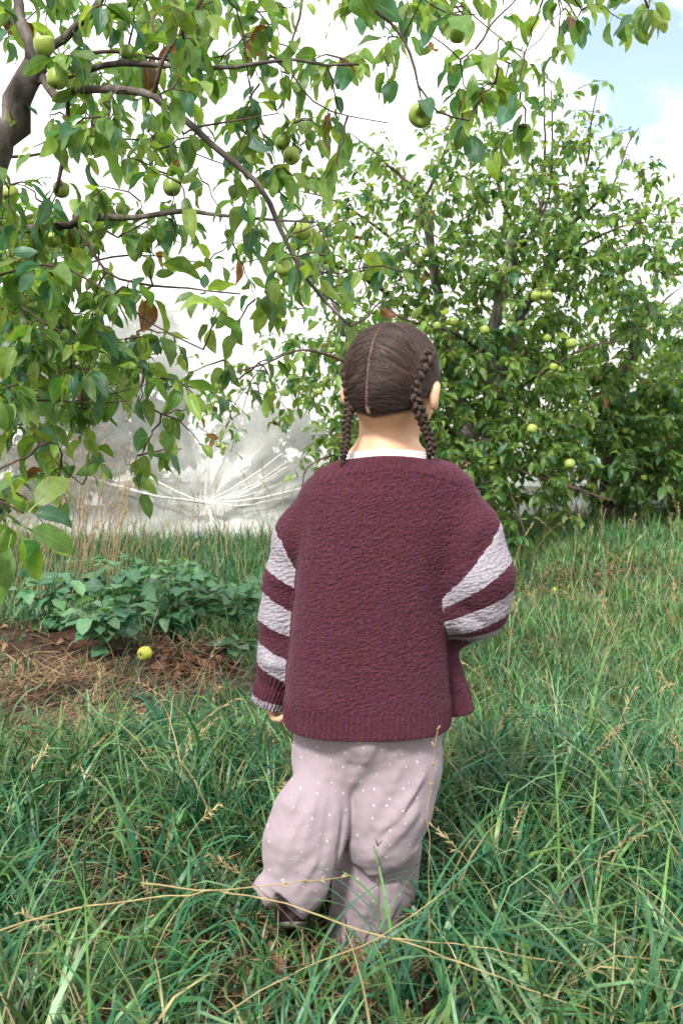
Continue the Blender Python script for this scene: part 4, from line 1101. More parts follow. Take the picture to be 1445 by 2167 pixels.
# --- apples ---------------------------------------------------------------
m, t = newmat('apple_skin'); M_APPLE = m
o = N_(t, 'ShaderNodeOutputMaterial'); b = N_(t, 'ShaderNodeBsdfPrincipled'); b.inputs['Roughness'].default_value = .32; b.inputs['Specular IOR Level'].default_value = .5
b.inputs['Subsurface Weight'].default_value = .1; b.inputs['Subsurface Radius'].default_value = (.004, .006, .001)
te = N_(t, 'ShaderNodeTexCoord'); no = N_(t, 'ShaderNodeTexNoise'); no.inputs['Scale'].default_value = 28; no.inputs['Detail'].default_value = 3; t.links.new(te.outputs['Object'], no.inputs['Vector'])
oi = N_(t, 'ShaderNodeObjectInfo')
c1 = N_(t, 'ShaderNodeMix', data_type='RGBA'); c1.inputs[6].default_value = (.13, .23, .035, 1); c1.inputs[7].default_value = (.27, .36, .06, 1); t.links.new(oi.outputs['Random'], c1.inputs[0])
cr = N_(t, 'ShaderNodeMix', data_type='RGBA'); cr.inputs[7].default_value = (.33, .36, .09, 1)
mr = N_(t, 'ShaderNodeMapRange'); mr.inputs[1].default_value = .4; mr.inputs[2].default_value = .75; mr.inputs[3].default_value = 0; mr.inputs[4].default_value = .7
t.links.new(no.outputs[0], mr.inputs[0]); t.links.new(mr.outputs[0], cr.inputs[0]); t.links.new(c1.outputs[2], cr.inputs[6])
vo = N_(t, 'ShaderNodeTexVoronoi'); vo.inputs['Scale'].default_value = 260; t.links.new(te.outputs['Object'], vo.inputs['Vector'])
lt = N_(t, 'ShaderNodeMath', operation='LESS_THAN'); lt.inputs[1].default_value = .16; t.links.new(vo.outputs['Distance'], lt.inputs[0])
lm = N_(t, 'ShaderNodeMath', operation='MULTIPLY'); lm.inputs[1].default_value = .45; t.links.new(lt.outputs[0], lm.inputs[0])
c3 = N_(t, 'ShaderNodeMix', data_type='RGBA'); c3.inputs[7].default_value = (.4, .42, .2, 1); t.links.new(lm.outputs[0], c3.inputs[0]); t.links.new(cr.outputs[2], c3.inputs[6])
t.links.new(c3.outputs[2], b.inputs['Base Color']); t.links.new(b.outputs[0], o.inputs[0])
M_CALYX = noise_mat('calyx', (.03, .02, .01), (.09, .06, .03), scale=300)
def apple_mesh(mat, name='apple'):
    prof = [(0.0, .30), (.07, .315), (.16, .39), (.28, .44), (.40, .415), (.49, .30), (.525, .10), (.51, -.10), (.46, -.26), (.37, -.38), (.26, -.44), (.17, -.445), (.09, -.405), (.03, -.37), (0.0, -.365)]
    pr = resample(np.array([(a_, b_, 0) for a_, b_ in prof]), .06)[:, :2]
    S = 24; a_ = np.arange(S) * 2 * PI / S
    V = []
    for (r_, z_) in pr:
        lob = 1 + .022 * np.cos(5 * a_) * (1 if z_ < 0 else .4)
        V.append(np.stack([np.maximum(r_, 1e-4) * lob * np.cos(a_), np.maximum(r_, 1e-4) * lob * np.sin(a_), np.full(S, z_)], -1))
    V = np.concatenate(V); n_ = len(pr)
    i = np.arange(n_ - 1)[:, None] * S; j = np.arange(S)[None, :]; k = (j + 1) % S
    q = np.stack([i + j, i + S + j, i + S + k, i + k], -1).reshape(-1, 4)
    return mesh(name, V, q, mat)
AP_ME = apple_mesh(M_APPLE)
tb = Tubes(); tb.add([(0, 0, .31), (.01, 0, .45), (.05, .02, .62)], [.03, .022, .03], 6); STEM_ME = tb.mesh('stem', M_TWIG)
tb = Tubes()
for k in range(5):
    a_ = k * 2 * PI / 5; tb.add([(.02 * math.cos(a_), .02 * math.sin(a_), -.36), (.07 * math.cos(a_), .07 * math.sin(a_), -.42), (.05 * math.cos(a_ + .4), .05 * math.sin(a_ + .4), -.47)], [.02, .022, .006], 5)
CAL_ME = tb.mesh('calyx', M_CALYX)
def apple(px, py, dpx, Y, label, group, rot=None, small=False, me=None):
    p_ = P(px, py, Y); D_ = dpx * Y / F
    o = bpy.data.objects.new('apple', me or AP_ME); COL.objects.link(o); o.location = p_; o.scale = (D_ / 1.05,) * 3
    o.rotation_euler = rot or (RNG.normal(0, .35), RNG.normal(0, .35), RNG.uniform(0, 6))
    tag(o, label, 'apple', group)
    for nm, me_ in (('stem', STEM_ME), ('calyx', CAL_ME)):
        c = bpy.data.objects.new(nm, me_); COL.objects.link(c); c.parent = o
    return p_
G1 = 'green apples hanging on the near left apple tree'
near_apples = [
    (94, 96, 42, 2.55, 'green apple against the fork at the top of the near trunk', None),
    (122, 167, 42, 2.55, 'green apple in shade just below the fork of the near trunk', None),
    (22, 410, 34, 2.9, 'green apple half hidden in leaves at the left edge of the photo', None),
    (130, 402, 34, 2.9, 'shaded green apple below the thin straight grey stick', None),
    (260, 443, 29, 3.1, 'small green apple sitting on the thin branch that runs level to the right', None),
    (364, 396, 38, 2.8, 'green apple beside two dark rolled leaves under the arching branch', None),
    (598, 302, 30, 3.1, 'upper small green apple of the pair right of the arching branch', None),
    (617, 330, 36, 3.05, 'lower larger green apple of the pair right of the arching branch', None),
    (640, 490, 38, 2.7, 'green apple beside the lower end of the arching branch', None),
    (601, 568, 34, 2.7, 'green apple hanging under the lower end of the arching branch', None),
    (889, 243, 50, 2.35, 'big russet tinted apple hanging alone at the end of the top right branch', (2.0, .3, .2)),
    (967, 74, 34, 2.7, 'apple hanging high against white sky near the top edge', None),
    (270, 112, 30, 2.8, 'green apple resting on the topmost level branch', None),
    (112, 508, 32, 3.0, 'green apple below the thick cut branch at the left edge', None),
    (318, 500, 27, 3.2, 'small apple with a brown blotched leaf over it', None),
]
cull = []
LT_targets = []
for (px, py, dp, Yy, lb, rot) in near_apples:
    p_ = apple(px, py, dp, Yy, lb, G1, rot)
    cull.append((px, py, dp * .5, Yy)); LT_targets.append(p_ + np.array([.004, .003, dp * Yy / F * .62]))

# --- near left tree ---------------------------------------------------------
LT = Tree('near apple tree on the left, trunk at the left edge, branches arching over the child', (-1.05, 2.75, 0))
tk = [(-190, 1330, 2.75), (-150, 900, 2.75), (-95, 620, 2.75), (-30, 430, 2.75), (8, 300, 2.75), (42, 215, 2.72), (72, 140, 2.7)]
LT.limb(tk, .075, .036)
LT.limb([(72, 140, 2.7), (66, 90, 2.68), (45, 40, 2.7), (30, -60, 2.75)], .022, .011)
LT.limb([(70, 135, 2.7), (112, 100, 2.66), (165, 52, 2.62), (212, 0, 2.6), (260, -90, 2.6)], .014, .008)
LT.limb([(80, 150, 2.7), (100, 180, 2.68), (118, 205, 2.66), (170, 190, 2.62), (212, 186, 2.58), (270, 192, 2.54), (325, 205, 2.5), (372, 236, 2.48), (412, 268, 2.46), (450, 305, 2.45), (500, 345, 2.45), (542, 388, 2.46), (572, 432, 2.48), (592, 482, 2.5), (622, 542, 2.52), (652, 592, 2.55), (690, 640, 2.58), (740, 690, 2.6)], .0125, .0038)
LT.limb([(78, 148, 2.7), (110, 128, 2.75), (160, 117, 2.8), (240, 110, 2.85), (320, 122, 2.9), (400, 128, 2.95), (470, 118, 3.0)], .008, .003, False)
LT.limb([(85, 175, 2.7), (140, 160, 2.68), (185, 148, 2.66), (260, 131, 2.64), (330, 137, 2.62), (430, 142, 2.6), (500, 141, 2.6), (560, 132, 2.6), (620, 126, 2.6), (690, 137, 2.6), (760, 135, 2.6)], .0105, .003)
LT.limb([(325, 203, 2.5), (340, 140, 2.5), (362, 90, 2.5), (400, 55, 2.5), (432, -10, 2.5), (450, -80, 2.55)], .006, .004, False)
LT.limb([(-90, 500, 2.75), (0, 492, 2.75), (80, 484, 2.72), (150, 476, 2.7), (172, 461, 2.68), (250, 460, 2.66), (330, 455, 2.65), (400, 445, 2.65), (480, 456, 2.65), (580, 466, 2.65), (670, 470, 2.65)], .016, .0022)
LT.limb([(160, 475, 2.7), (190, 520, 2.68), (225, 575, 2.65), (290, 600, 2.6), (400, 611, 2.58), (510, 622, 2.56)], .005, .0018, False)
LT.limb([(172, 465, 2.7), (210, 480, 2.72), (250, 502, 2.74), (300, 474, 2.76)], .005, .0025, False)
LT.limb([(143, 215, 2.66), (140, 300, 2.68), (118, 410, 2.7)], .0055, .005, False)
LT.limb([(412, 270, 2.46), (470, 260, 2.5), (590, 240, 2.55)], .003, .0015, False)
LT.limb([(500, 20, 2.6), (520, 110, 2.62), (535, 220, 2.66), (580, 352, 2.7)], .003, .0015, False)
LT.limb([(590, -60, 2.5), (640, 0, 2.48), (612, 120, 2.48), (640, 190, 2.48), (700, 235, 2.5), (820, 260, 2.52)], .004, .0015, False)
LT.limb([(520, -120, 2.5), (690, -20, 2.45), (760, 5, 2.42), (828, 50, 2.4), (868, 112, 2.38), (885, 180, 2.36), (925, 235, 2.36), (990, 255, 2.38)], .007, .002, False)
LT.limb([(760, 5, 2.42), (870, -10, 2.6), (950, 30, 2.7), (1010, 30, 2.75)], .003, .0015, False)
LT.limb([(900, -60, 2.8), (1010, 40, 2.8), (1110, 110, 2.8), (1170, 40, 2.8), (1215, 0, 2.85)], .0025, .0012, False)
LT.limb([(-80, 840, 2.5), (0, 845, 2.5), (125, 847, 2.5), (212, 855, 2.48), (268, 848, 2.46)], .006, .0018, False)
LT.limb([(60, 850, 2.5), (75, 905, 2.48), (95, 950, 2.47), (130, 990, 2.46), (176, 1026, 2.45)], .0035, .0014, False)
LT.limb([(190, 780, 2.5), (215, 805, 2.5), (265, 848, 2.5), (285, 873, 2.5), (316, 886, 2.5)], .0025, .0012, False)
LT.limb([(150, 850, 2.5), (225, 836, 2.5), (300, 818, 2.5), (340, 800, 2.5)], .002, .001, False)
LT.limb([(-100, 560, 2.6), (-20, 600, 2.6), (60, 660, 2.6), (150, 720, 2.6), (200, 790, 2.6)], .006, .002, False)
LT.limb([(-100, 620, 2.4), (100, 560, 2.4), (230, 620, 2.4), (330, 690, 2.4), (430, 740, 2.4)], .005, .0015, False)
LT.limb([(-90, 330, 2.9), (60, 330, 3.0), (190, 300, 3.1), (330, 300, 3.2), (480, 350, 3.3)], .006, .002, False)
LT.limb([(-60, 700, 3.0), (60, 640, 3.1), (180, 560, 3.2), (300, 540, 3.3), (450, 560, 3.4)], .006, .002, False)
LT.limb([(-200, 850, 1.75), (-90, 960, 1.72), (-20, 1050, 1.7), (50, 1085, 1.68)], .004, .002, False)
gridL = [
    '667778777776655444333',
    '557677777765545442321',
    '333477777765543541...',
    '332377776655423661...',
    '4423776676572..671...',
    '5544766366462..3.....',
    '5688765246532........',
    '78998652356621.......',
    '77997644334552.......',
    '67997634354442.......',
    '7899874421224........',
    '7799986541...........',
    '6788853521...........',
    '55666334.............',
    '45453222.............',
    '244411...............',
]
tg = cell_targets(gridL, -150, -75, 75, (2.3, 3.5), .066, 6, k=1.5)
tg = [q_ for q_ in tg if RNG.uniform() < .45 + .9 * (mnoise.noise(Vector(q_) * 4.0) + .35)]
LT.grow(LT_targets + tg, leafL=.066, per=6, droop=.85)
# the close drooping shoot at the left edge
for (px, py, dx, dz) in ((30, 1070, .2, .5), (-10, 1075, -.6, .5), (50, 1090, 1.0, .1), (20, 1100, -.4, -.6), (45, 1110, .9, -.4), (55, 1100, 1, -.7), (35, 1110, .3, -1), (10, 1120, -.5, -.9), (40, 1120, .15, -1), (60, 1085, .6, .7), (0, 1100, -.9, .1), (25, 1130, -.1, -1), (-5, 1060, .1, .8), (-20, 1110, -.3, -1)):
    pp = P(px, py, 1.68 + RNG.uniform(-.04, .04)); LT.leaf(pp, np.array([dx, RNG.normal(0, .4), dz]), np.array([RNG.normal(0, .4), -.7, .8]), RNG.uniform(.075, .105))
nL = LT.finish(ns=8, nc=5, cull=cull, curl=(.2, 1.7), fold=(.0, .7), wav=.05, wide=.56, wr=(.7, 1.15), cols=dict(brown=.012))

# --- right orchard trees -----------------------------------------------------
G2 = 'green apples hanging in the trees behind the child'
far_apples = [
    (1133, 626, 21, 5.35, 'left apple of the touching pair high on the middle tree'), (1157, 625, 23, 5.35, 'right apple of the touching pair high on the middle tree'),
    (925, 690, 18, 5.3, 'pale green apple just above and right of the child\'s head, lower of two'), (958, 681, 20, 5.3, 'pale green apple above and right of the child\'s head, upper of two'),
    (1025, 699, 20, 5.3, 'pale green apple beside the leaning grey stem'), (1157, 716, 18, 5.5, 'green apple right of the twin stems, above two darker ones'),
    (1208, 727, 22, 5.4, 'round green apple amid dense leaves between middle and right trees'), (1171, 777, 18, 5.5, 'left apple of a small close pair in dense leaves'),
    (1186, 782, 15, 5.5, 'right smaller apple of a small close pair in dense leaves'), (899, 534, 17, 5.6, 'apple near the dark broken stem high above the head'),
    (1125, 908, 21, 5.3, 'green apple at shoulder height right of the child'), (1205, 983, 23, 5.2, 'large green apple low down above the dark diagonal pole'),
    (1322, 912, 14, 6.5, 'left apple of two small ones in the right hand tree'), (1337, 917, 12, 6.5, 'right apple of two small ones in the right hand tree'),
    (1262, 930, 11, 6.6, 'tiny apple left of the right hand tree trunk'), (1025, 990, 14, 5.6, 'left apple of the pair in front of the lowest trunk'),
    (1040, 991, 13, 5.6, 'right apple of the pair in front of the lowest trunk'), (1423, 945, 12, 6.8, 'tiny yellowish apple near the right edge'),
    (1362, 1011, 14, 6.5, 'apple low in the right hand tree above the grass'), (573, 822, 17, 5.4, 'small apple at the left fringe of the middle tree'),
    (676, 829, 15, 5.5, 'small apple left of the child\'s head in shade'), (463, 941, 13, 5.3, 'left apple of two on the hanging spray before the net'),
    (473, 947, 12, 5.3, 'right apple of two on the hanging spray before the net'), (700, 742, 14, 5.6, 'dim apple beside the left of the child\'s hair'),
    (1245, 1030, 12, 6.6, 'small apple hanging low left of the right hand trunk'), (1385, 860, 12, 6.6, 'small apple high in the dark leaves near the right edge'),
]
cullR = []; tR1, tR2 = [], []
for (px, py, dp, Yy, lb) in far_apples:
    p_ = apple(px, py, dp, Yy, lb, G2); cullR.append((px, py, dp * .5, Yy))
    (tR2 if px > 1240 else tR1).append(p_ + np.array([.003, .002, dp * Yy / F * .62]))
zb = float(gz(.9, 6.1))
T1 = Tree('big many stemmed apple tree behind the child, its shoots reaching high against the sky', (P(1025, 1130, 6.1)[0], 6.1, zb))
T1.bark = M_BARK_PALE
T1.limb([(1028, 1150, 6.1), (1026, 1050, 6.1), (1032, 960, 6.1), (1044, 850, 6.05), (1034, 750, 6.0), (1055, 640, 5.95), (1078, 545, 5.95), (1085, 480, 6.0)], .062, .032)
T1.limb([(1020, 1130, 6.15), (1003, 960, 6.2), (975, 850, 6.25), (938, 720, 6.2), (922, 600, 6.1), (905, 490, 6.0), (888, 440, 5.95)], .05, .026)
T1.limb([(1040, 850, 6.05), (1085, 720, 6.2), (1112, 650, 6.2), (1163, 560, 6.1), (1190, 490, 6.1), (1202, 455, 6.1)], .042, .024)
T1.limb([(1078, 545, 5.95), (1120, 500, 6.0), (1148, 420, 6.1), (1152, 300, 6.1), (1151, 135, 6.1)], .014, .004, False)
T1.limb([(1120, 500, 6.0), (1160, 420, 6.0), (1168, 300, 6.0), (1166, 190, 6.0)], .01, .004, False)
T1.limb([(1190, 490, 6.1), (1235, 380, 6.1), (1250, 260, 6.1), (1262, 200, 6.1)], .012, .003, False)
T1.limb([(1200, 480, 6.1), (1290, 400, 6.0), (1330, 300, 6.0), (1352, 270, 6.0)], .012, .003, False)
T1.limb([(1163, 560, 6.1), (1230, 520, 5.8), (1330, 475, 5.6), (1440, 470, 5.5)], .013, .003, False)
T1.limb([(905, 490, 6.0), (870, 400, 6.0), (800, 330, 6.1), (740, 280, 6.1)], .016, .003, False)
T1.limb([(888, 440, 5.95), (930, 350, 5.9), (960, 260, 5.9)], .014, .003, False)
T1.limb([(1085, 480, 6.0), (1050, 380, 6.1), (1040, 260, 6.2)], .014, .003, False)
T1.limb([(1003, 960, 6.2), (880, 850, 5.8), (740, 770, 5.5), (640, 740, 5.4), (560, 770, 5.4), (470, 795, 5.4)], .022, .003, False)
T1.limb([(938, 720, 6.2), (820, 620, 6.0), (700, 560, 5.8), (600, 540, 5.7), (500, 560, 5.7)], .02, .003, False)
T1.limb([(938, 740, 6.2), (745, 715, 5.7), (722, 680, 5.6), (690, 600, 5.6), (650, 480, 5.7)], .02, .006)
T1.limb([(922, 600, 6.1), (820, 500, 6.2), (720, 430, 6.3), (620, 400, 6.3)], .016, .003, False)
T1.limb([(1034, 750, 6.0), (950, 700, 5.6), (870, 680, 5.4), (780, 640, 5.3)], .014, .003, False)
T1.limb([(1044, 850, 6.05), (1130, 800, 5.6), (1230, 740, 5.5), (1320, 720, 5.5)], .018, .003, False)
T1.limb([(1030, 960, 6.1), (1080, 975, 5.9), (1160, 1010, 5.7), (1290, 1060, 5.6)], .012, .005, False)
T1.limb([(1030, 980, 6.1), (1060, 1010, 5.8), (1090, 1070, 5.6), (1110, 1130, 5.5)], .01, .003, False)
T1.limb([(1003, 960, 6.2), (850, 960, 5.8), (720, 960, 5.5), (650, 990, 5.4), (640, 1040, 5.4)], .014, .003, False)
T1.limb([(560, 770, 5.4), (500, 850, 5.3), (470, 930, 5.3)], .004, .0015, False)
gridR = [  # 50 px cells from (400, 100)
    '..............111.......',
    '.............12221......',
    '.......1..1222232211....',
    '......11.233344433221...',
    '.....1233344556543321...',
    '.....33445567776654321..',
    '....2355566667777654322.',
    '....3455567777888765432.',
    '..122455667788888877543.',
    '..2334556778888888765533',
    '...33456788888888887532.',
    '...35677888888898888653.',
    '...47788889999988888764.',
    '122467889999999999888765',
    '234567899999999999999876',
    '222346899999999999998887',
    '.21..8999999999999999998',
    '.2...7886889999998999999',
    '....3776666998896798999',
    '.....677...988662345899',
    '.....44.....8855312.489',
    '............64432...589',
    '............2332......4',
]
g1 = [row[:17] for row in gridR]
g2 = [(' ' * 17 + row[17:]) for row in gridR[10:]]
g1u = [row for row in gridR[:10]]
tg = cell_targets(g1u, 400, 100, 50, (5.5, 6.5), .060, 8, k=1.6) + cell_targets(g1[10:], 400, 600, 50, (5.5, 7.0), .060, 8, k=1.22)
T1.grow(tR1 + tg, leafL=.062, per=8, droop=.55, sides=3, up=False)
n1_ = T1.finish(ns=5, nc=3, cull=cullR, curl=(.3, 1.5), fold=(.1, .8), cols=dict(base=((.09, .18, .042), (.17, .26, .065), (.045, .13, .06)), brown=.012))
T2 = Tree('dark low apple tree on the right with its trunk rising from a grassy mound', (P(1290, 1110, 7.0)[0], 7.0, .2))
T2.limb([(1290, 1130, 7.0), (1293, 1040, 7.0), (1297, 950, 7.0), (1302, 860, 7.0), (1335, 760, 7.0), (1350, 680, 7.0)], .085, .03)
T2.limb([(1262, 1110, 7.05), (1258, 1020, 7.05), (1245, 940, 7.1), (1235, 850, 7.1)], .05, .02)
T2.limb([(1296, 1090, 7.0), (1325, 1040, 6.9), (1350, 1000, 6.8), (1400, 950, 6.7)], .035, .012)
T2.limb([(1302, 860, 7.0), (1400, 820, 6.9), (1500, 800, 6.9)], .02, .005, False)
T2.limb([(1297, 950, 7.0), (1200, 900, 6.8), (1130, 880, 6.8)], .02, .005, False)
T2.limb([(1350, 680, 7.0), (1400, 640, 7.0), (1450, 600, 7.0)], .014, .003, False)
T2.limb([(1350, 690, 7.0), (1320, 620, 7.0), (1300, 560, 7.0)], .014, .003, False)
T2.limb([(1400, 1000, 6.8), (1440, 1040, 6.6), (1480, 1060, 6.6)], .012, .003, False)
T2.grow(tR2 + cell_targets(g2, 400, 600, 50, (6.3, 7.6), .072, 8, k=1.5), leafL=.074, per=8, droop=.55, sides=3)
T2.finish(ns=5, nc=3, cull=cullR, curl=(.3, 1.5), fold=(.1, .8), cols=dict(base=((.08, .17, .045), (.15, .24, .06), (.042, .12, .055)), brown=.012))
T3 = Tree('apple tree at the right edge, mostly outside the photo, its leaves pale against the sky', (P(1520, 1110, 8.0)[0], 8.0, .2))
T3.limb([(1520, 1110, 8.0), (1510, 950, 8.0), (1500, 800, 8.0), (1480, 680, 8.0)], .07, .03)
T3.limb([(1500, 800, 8.0), (1420, 720, 7.9), (1380, 640, 7.9)], .02, .005, False)
g3 = ['...1', '.123', '1234', '2345', '3455', '4666', '6777', '7888', '8888', '8899', '8899', '7888', '5777', '.466']
T3.grow(cell_targets(g3, 1340, 460, 50, (7.5, 8.6), .075, 8, k=1.4), leafL=.076, per=8, droop=.5, sides=3)
T3.finish(ns=5, nc=3, curl=(.3, 1.5), fold=(.1, .8))
# support pole across the row
tb = Tubes(); tb.add(resample([P(1055, 978, 5.75), P(1180, 1023, 5.75), P(1302, 1062, 5.8)], .1), .008, 8)
# ------------------------------------------------------------------ trees under the net
def netted(px, Yb, wpx, top, bot, label, dens=.9):
    T = Tree(label, (P(px, 1100, Yb)[0], Yb, 0), 'apple trees standing under the white net')
    T.limb([(px, 1135, Yb), (px + 6, 1000, Yb), (px - 4, 900, Yb), (px + 10, top + 60, Yb)], .05, .015)
    for s_ in (-1, 1):
        T.limb([(px, 1000, Yb), (px + s_ * wpx * .4, 930, Yb - .3), (px + s_ * wpx * .8, 850, Yb - .3)], .02, .005, False)
        T.limb([(px, 900, Yb), (px + s_ * wpx * .35, 820, Yb + .2), (px + s_ * wpx * .6, top + 60, Yb + .2)], .02, .005, False)
    tg = []
    n_ = int(wpx * (bot - top) / 48 * dens)
    while len(tg) < n_:
        u_, v_ = RNG.uniform(-1, 1), RNG.uniform(-1, 1)
        prof = (1 - v_ ** 2) ** .5 * (1 + .25 * math.sin(v_ * 5 + px))
        if abs(u_) > prof: continue
        if vnoise(np.array(u_ * 2.2 + px), np.array(v_ * 2.2), 2.6, px * .01) < -.18: continue
        tg.append(P(px + u_ * wpx, (top + bot) / 2 + v_ * (bot - top) / 2, Yb + RNG.uniform(-.25, .5)))
    T.grow(tg, leafL=.08, per=7, droop=.5, sides=3)
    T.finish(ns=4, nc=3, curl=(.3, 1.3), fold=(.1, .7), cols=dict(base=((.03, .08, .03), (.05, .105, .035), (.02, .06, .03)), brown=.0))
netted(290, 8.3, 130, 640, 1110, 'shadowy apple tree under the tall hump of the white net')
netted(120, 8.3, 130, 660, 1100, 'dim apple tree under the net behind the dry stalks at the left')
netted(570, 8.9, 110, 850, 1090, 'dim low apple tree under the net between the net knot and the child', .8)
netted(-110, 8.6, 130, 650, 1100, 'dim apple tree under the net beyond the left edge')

# ------------------------------------------------------------------ the net
netm, t = newmat('white_netting')
o = N_(t, 'ShaderNodeOutputMaterial'); df = N_(t, 'ShaderNodeBsdfDiffuse'); df.inputs[0].default_value = (.86, .86, .84, 1)
tl_ = N_(t, 'ShaderNodeBsdfTranslucent'); tl_.inputs[0].default_value = (.86, .86, .84, 1)
m1 = N_(t, 'ShaderNodeMixShader'); m1.inputs[0].default_value = .5; t.links.new(df.outputs[0], m1.inputs[1]); t.links.new(tl_.outputs[0], m1.inputs[2])
tp = N_(t, 'ShaderNodeBsdfTransparent'); m2 = N_(t, 'ShaderNodeMixShader')
te = N_(t, 'ShaderNodeTexCoord'); no = N_(t, 'ShaderNodeTexNoise'); no.inputs['Scale'].default_value = 7; no.inputs['Detail'].default_value = 6
mpn = N_(t, 'ShaderNodeMapping'); mpn.inputs['Scale'].default_value = (1, 1, 1.2); t.links.new(te.outputs['Object'], mpn.inputs[0]); t.links.new(mpn.outputs[0], no.inputs['Vector'])
mr = N_(t, 'ShaderNodeMapRange'); mr.inputs[1].default_value = .3; mr.inputs[2].default_value = .75; mr.inputs[3].default_value = .19; mr.inputs[4].default_value = .36
den = N_(t, 'ShaderNodeAttribute', attribute_name='dense'); adn = N_(t, 'ShaderNodeMath', operation='ADD'); adn.use_clamp = True
t.links.new(no.outputs[0], mr.inputs[0]); t.links.new(mr.outputs[0], adn.inputs[0]); t.links.new(den.outputs['Fac'], adn.inputs[1])
t.links.new(adn.outputs[0], m2.inputs[0]); t.links.new(tp.outputs[0], m2.inputs[1]); t.links.new(m1.outputs[0], m2.inputs[2]); t.links.new(m2.outputs[0], o.inputs[0])
net = empty('bird_net', (float(P(440, 1150, 7.6)[0]), 7.6, 0))
tag(net, 'white translucent netting draped over a row of trees and gathered low in a knot', 'netting')
nxs = np.linspace(P(-500, 900, 7.8)[0], P(2100, 900, 7.8)[0], 420)
pxs = 722.5 + nxs / 7.8 * F
topz = np.interp(pxs, [-500, -100, 150, 300, 350, 390, 430, 470, 520, 600, 800, 1000, 1200, 1500, 2100], [2.0, 1.95, 1.9, 1.95, 1.98, 1.88, 1.62, 1.5, 1.46, 1.45, 1.4, 1.3, 1.2, 1.2, 1.3])
vs = np.linspace(0, 1, 130)
KN = [P(440, 1062, 7.55), P(1190, 1120, 7.55)]
Xn, Vn = np.meshgrid(nxs, vs, indexing='ij'); Tn = np.repeat(topz[:, None], len(vs), 1)
# profile: up the front (0-.4), over the top (.4-.7), down the back
frac = Vn / .42
Zf = Tn * np.where(Vn < .42, 1 - (1 - np.clip(frac, 0, 1)) ** 1.55, np.where(Vn < .62, 1 + .04 * np.sin((Vn - .42) / .2 * PI), 1 - ((Vn - .62) / .38) ** 1.3))
Yf = 7.45 + np.where(Vn < .42, .55 * np.clip(frac, 0, 1) ** 1.3, .55 + (Vn - .42) / .58 * 2.6)
gzz = gz(Xn, Yf)
Zf = gzz - .03 + Zf
wr = .05 * vnoise(Xn, Zf, 3.1, 6.0) + .02 * vnoise(Xn * 1.3, Zf * .8, 8, 2.0)
dense = np.zeros_like(Xn)
for kp in KN:
    rx, rz = Xn - kp[0], Zf - kp[2]; rr = np.sqrt(rx ** 2 + rz ** 2); an = np.arctan2(rz, rx)
    fall = np.exp(-rr / .55) * smoothstep(0, .06, rr)
    wr += np.where(Vn < .45, .035 * fall * np.sin(an * 17 + 2 * np.sin(an * 3)), 0)
    wr += np.where(Vn < .45, -.12 * np.exp(-(rr / .25) ** 2), 0)
    dense += np.where(Vn < .45, .35 * np.exp(-(rr / .38) ** 2) + .22 * np.exp(-rr / .7) * smoothstep(.5, 1, np.sin(an * 13 + 4 * np.sin(an * 2 + 1) + 3 * rr)) * (.25 + .75 * (rx > 0)), 0)
Yf = Yf - wr
dense += .22 * smoothstep(1.0, 1.5, Zf) + .20 * np.exp(-((Xn - KN[0][0] - .25) / .45) ** 2) * (Vn < .45)
dense += .55 * smoothstep(.30, .05, Zf - gzz)        # doubled skirt lying at the bottom
Vn3 = np.stack([Xn, Yf, Zf], -1).reshape(-1, 3)
nv_ = len(vs); i = np.arange(len(nxs) - 1)[:, None] * nv_; j = np.arange(nv_ - 1)[None, :]
Fn = np.stack([i + j, i + nv_ + j, i + nv_ + j + 1, i + j + 1], -1).reshape(-1, 4)
link('net_sheet', mesh('net_sheet', Vn3, Fn, netm, attrs={'dense': dense.ravel()}), net)
far = empty('bird_net', (0, 15, 0)); tag(far, 'farther low white net seen past the first one, level with the tree gaps', 'netting')
fx = np.linspace(-9, 11, 160); fv = np.linspace(0, 1, 40); FX, FV = np.meshgrid(fx, fv, indexing='ij')
FZ = (1.75 + .12 * np.sin(FX * 1.3) + .06 * np.sin(FX * 3.1)) * np.where(FV < .5, 1 - (1 - FV * 2) ** 1.8, 1 - (FV * 2 - 1) ** 1.8); FY = 14.2 + 2.2 * FV - .08 * vnoise(FX, FZ, 3, 4.0)
netm2 = netm.copy(); netm2.name = 'doubled_netting'
i = np.arange(159)[:, None] * 40; j = np.arange(39)[None, :]
link('net_sheet', mesh('net_sheet', np.stack([FX, FY, FZ + gz(FX, FY) - .03], -1).reshape(-1, 3), np.stack([i + j, i + 40 + j, i + 41 + j, i + j + 1], -1).reshape(-1, 4), netm, attrs={'dense': np.full(FX.size, .35)}), far)
foldm = noise_mat('gathered_net', (.5, .5, .47), (.82, .82, .8), scale=60, rough=.9)
tb = Tubes()
def front_y(x, z):
    T_h = np.interp(722.5 + x / 7.8 * F, pxs, topz); fr2 = 1 - (1 - np.clip(z / T_h, 0, 1)) ** (1 / 1.55)
    return 7.45 + .55 * fr2 ** 1.3 - .085
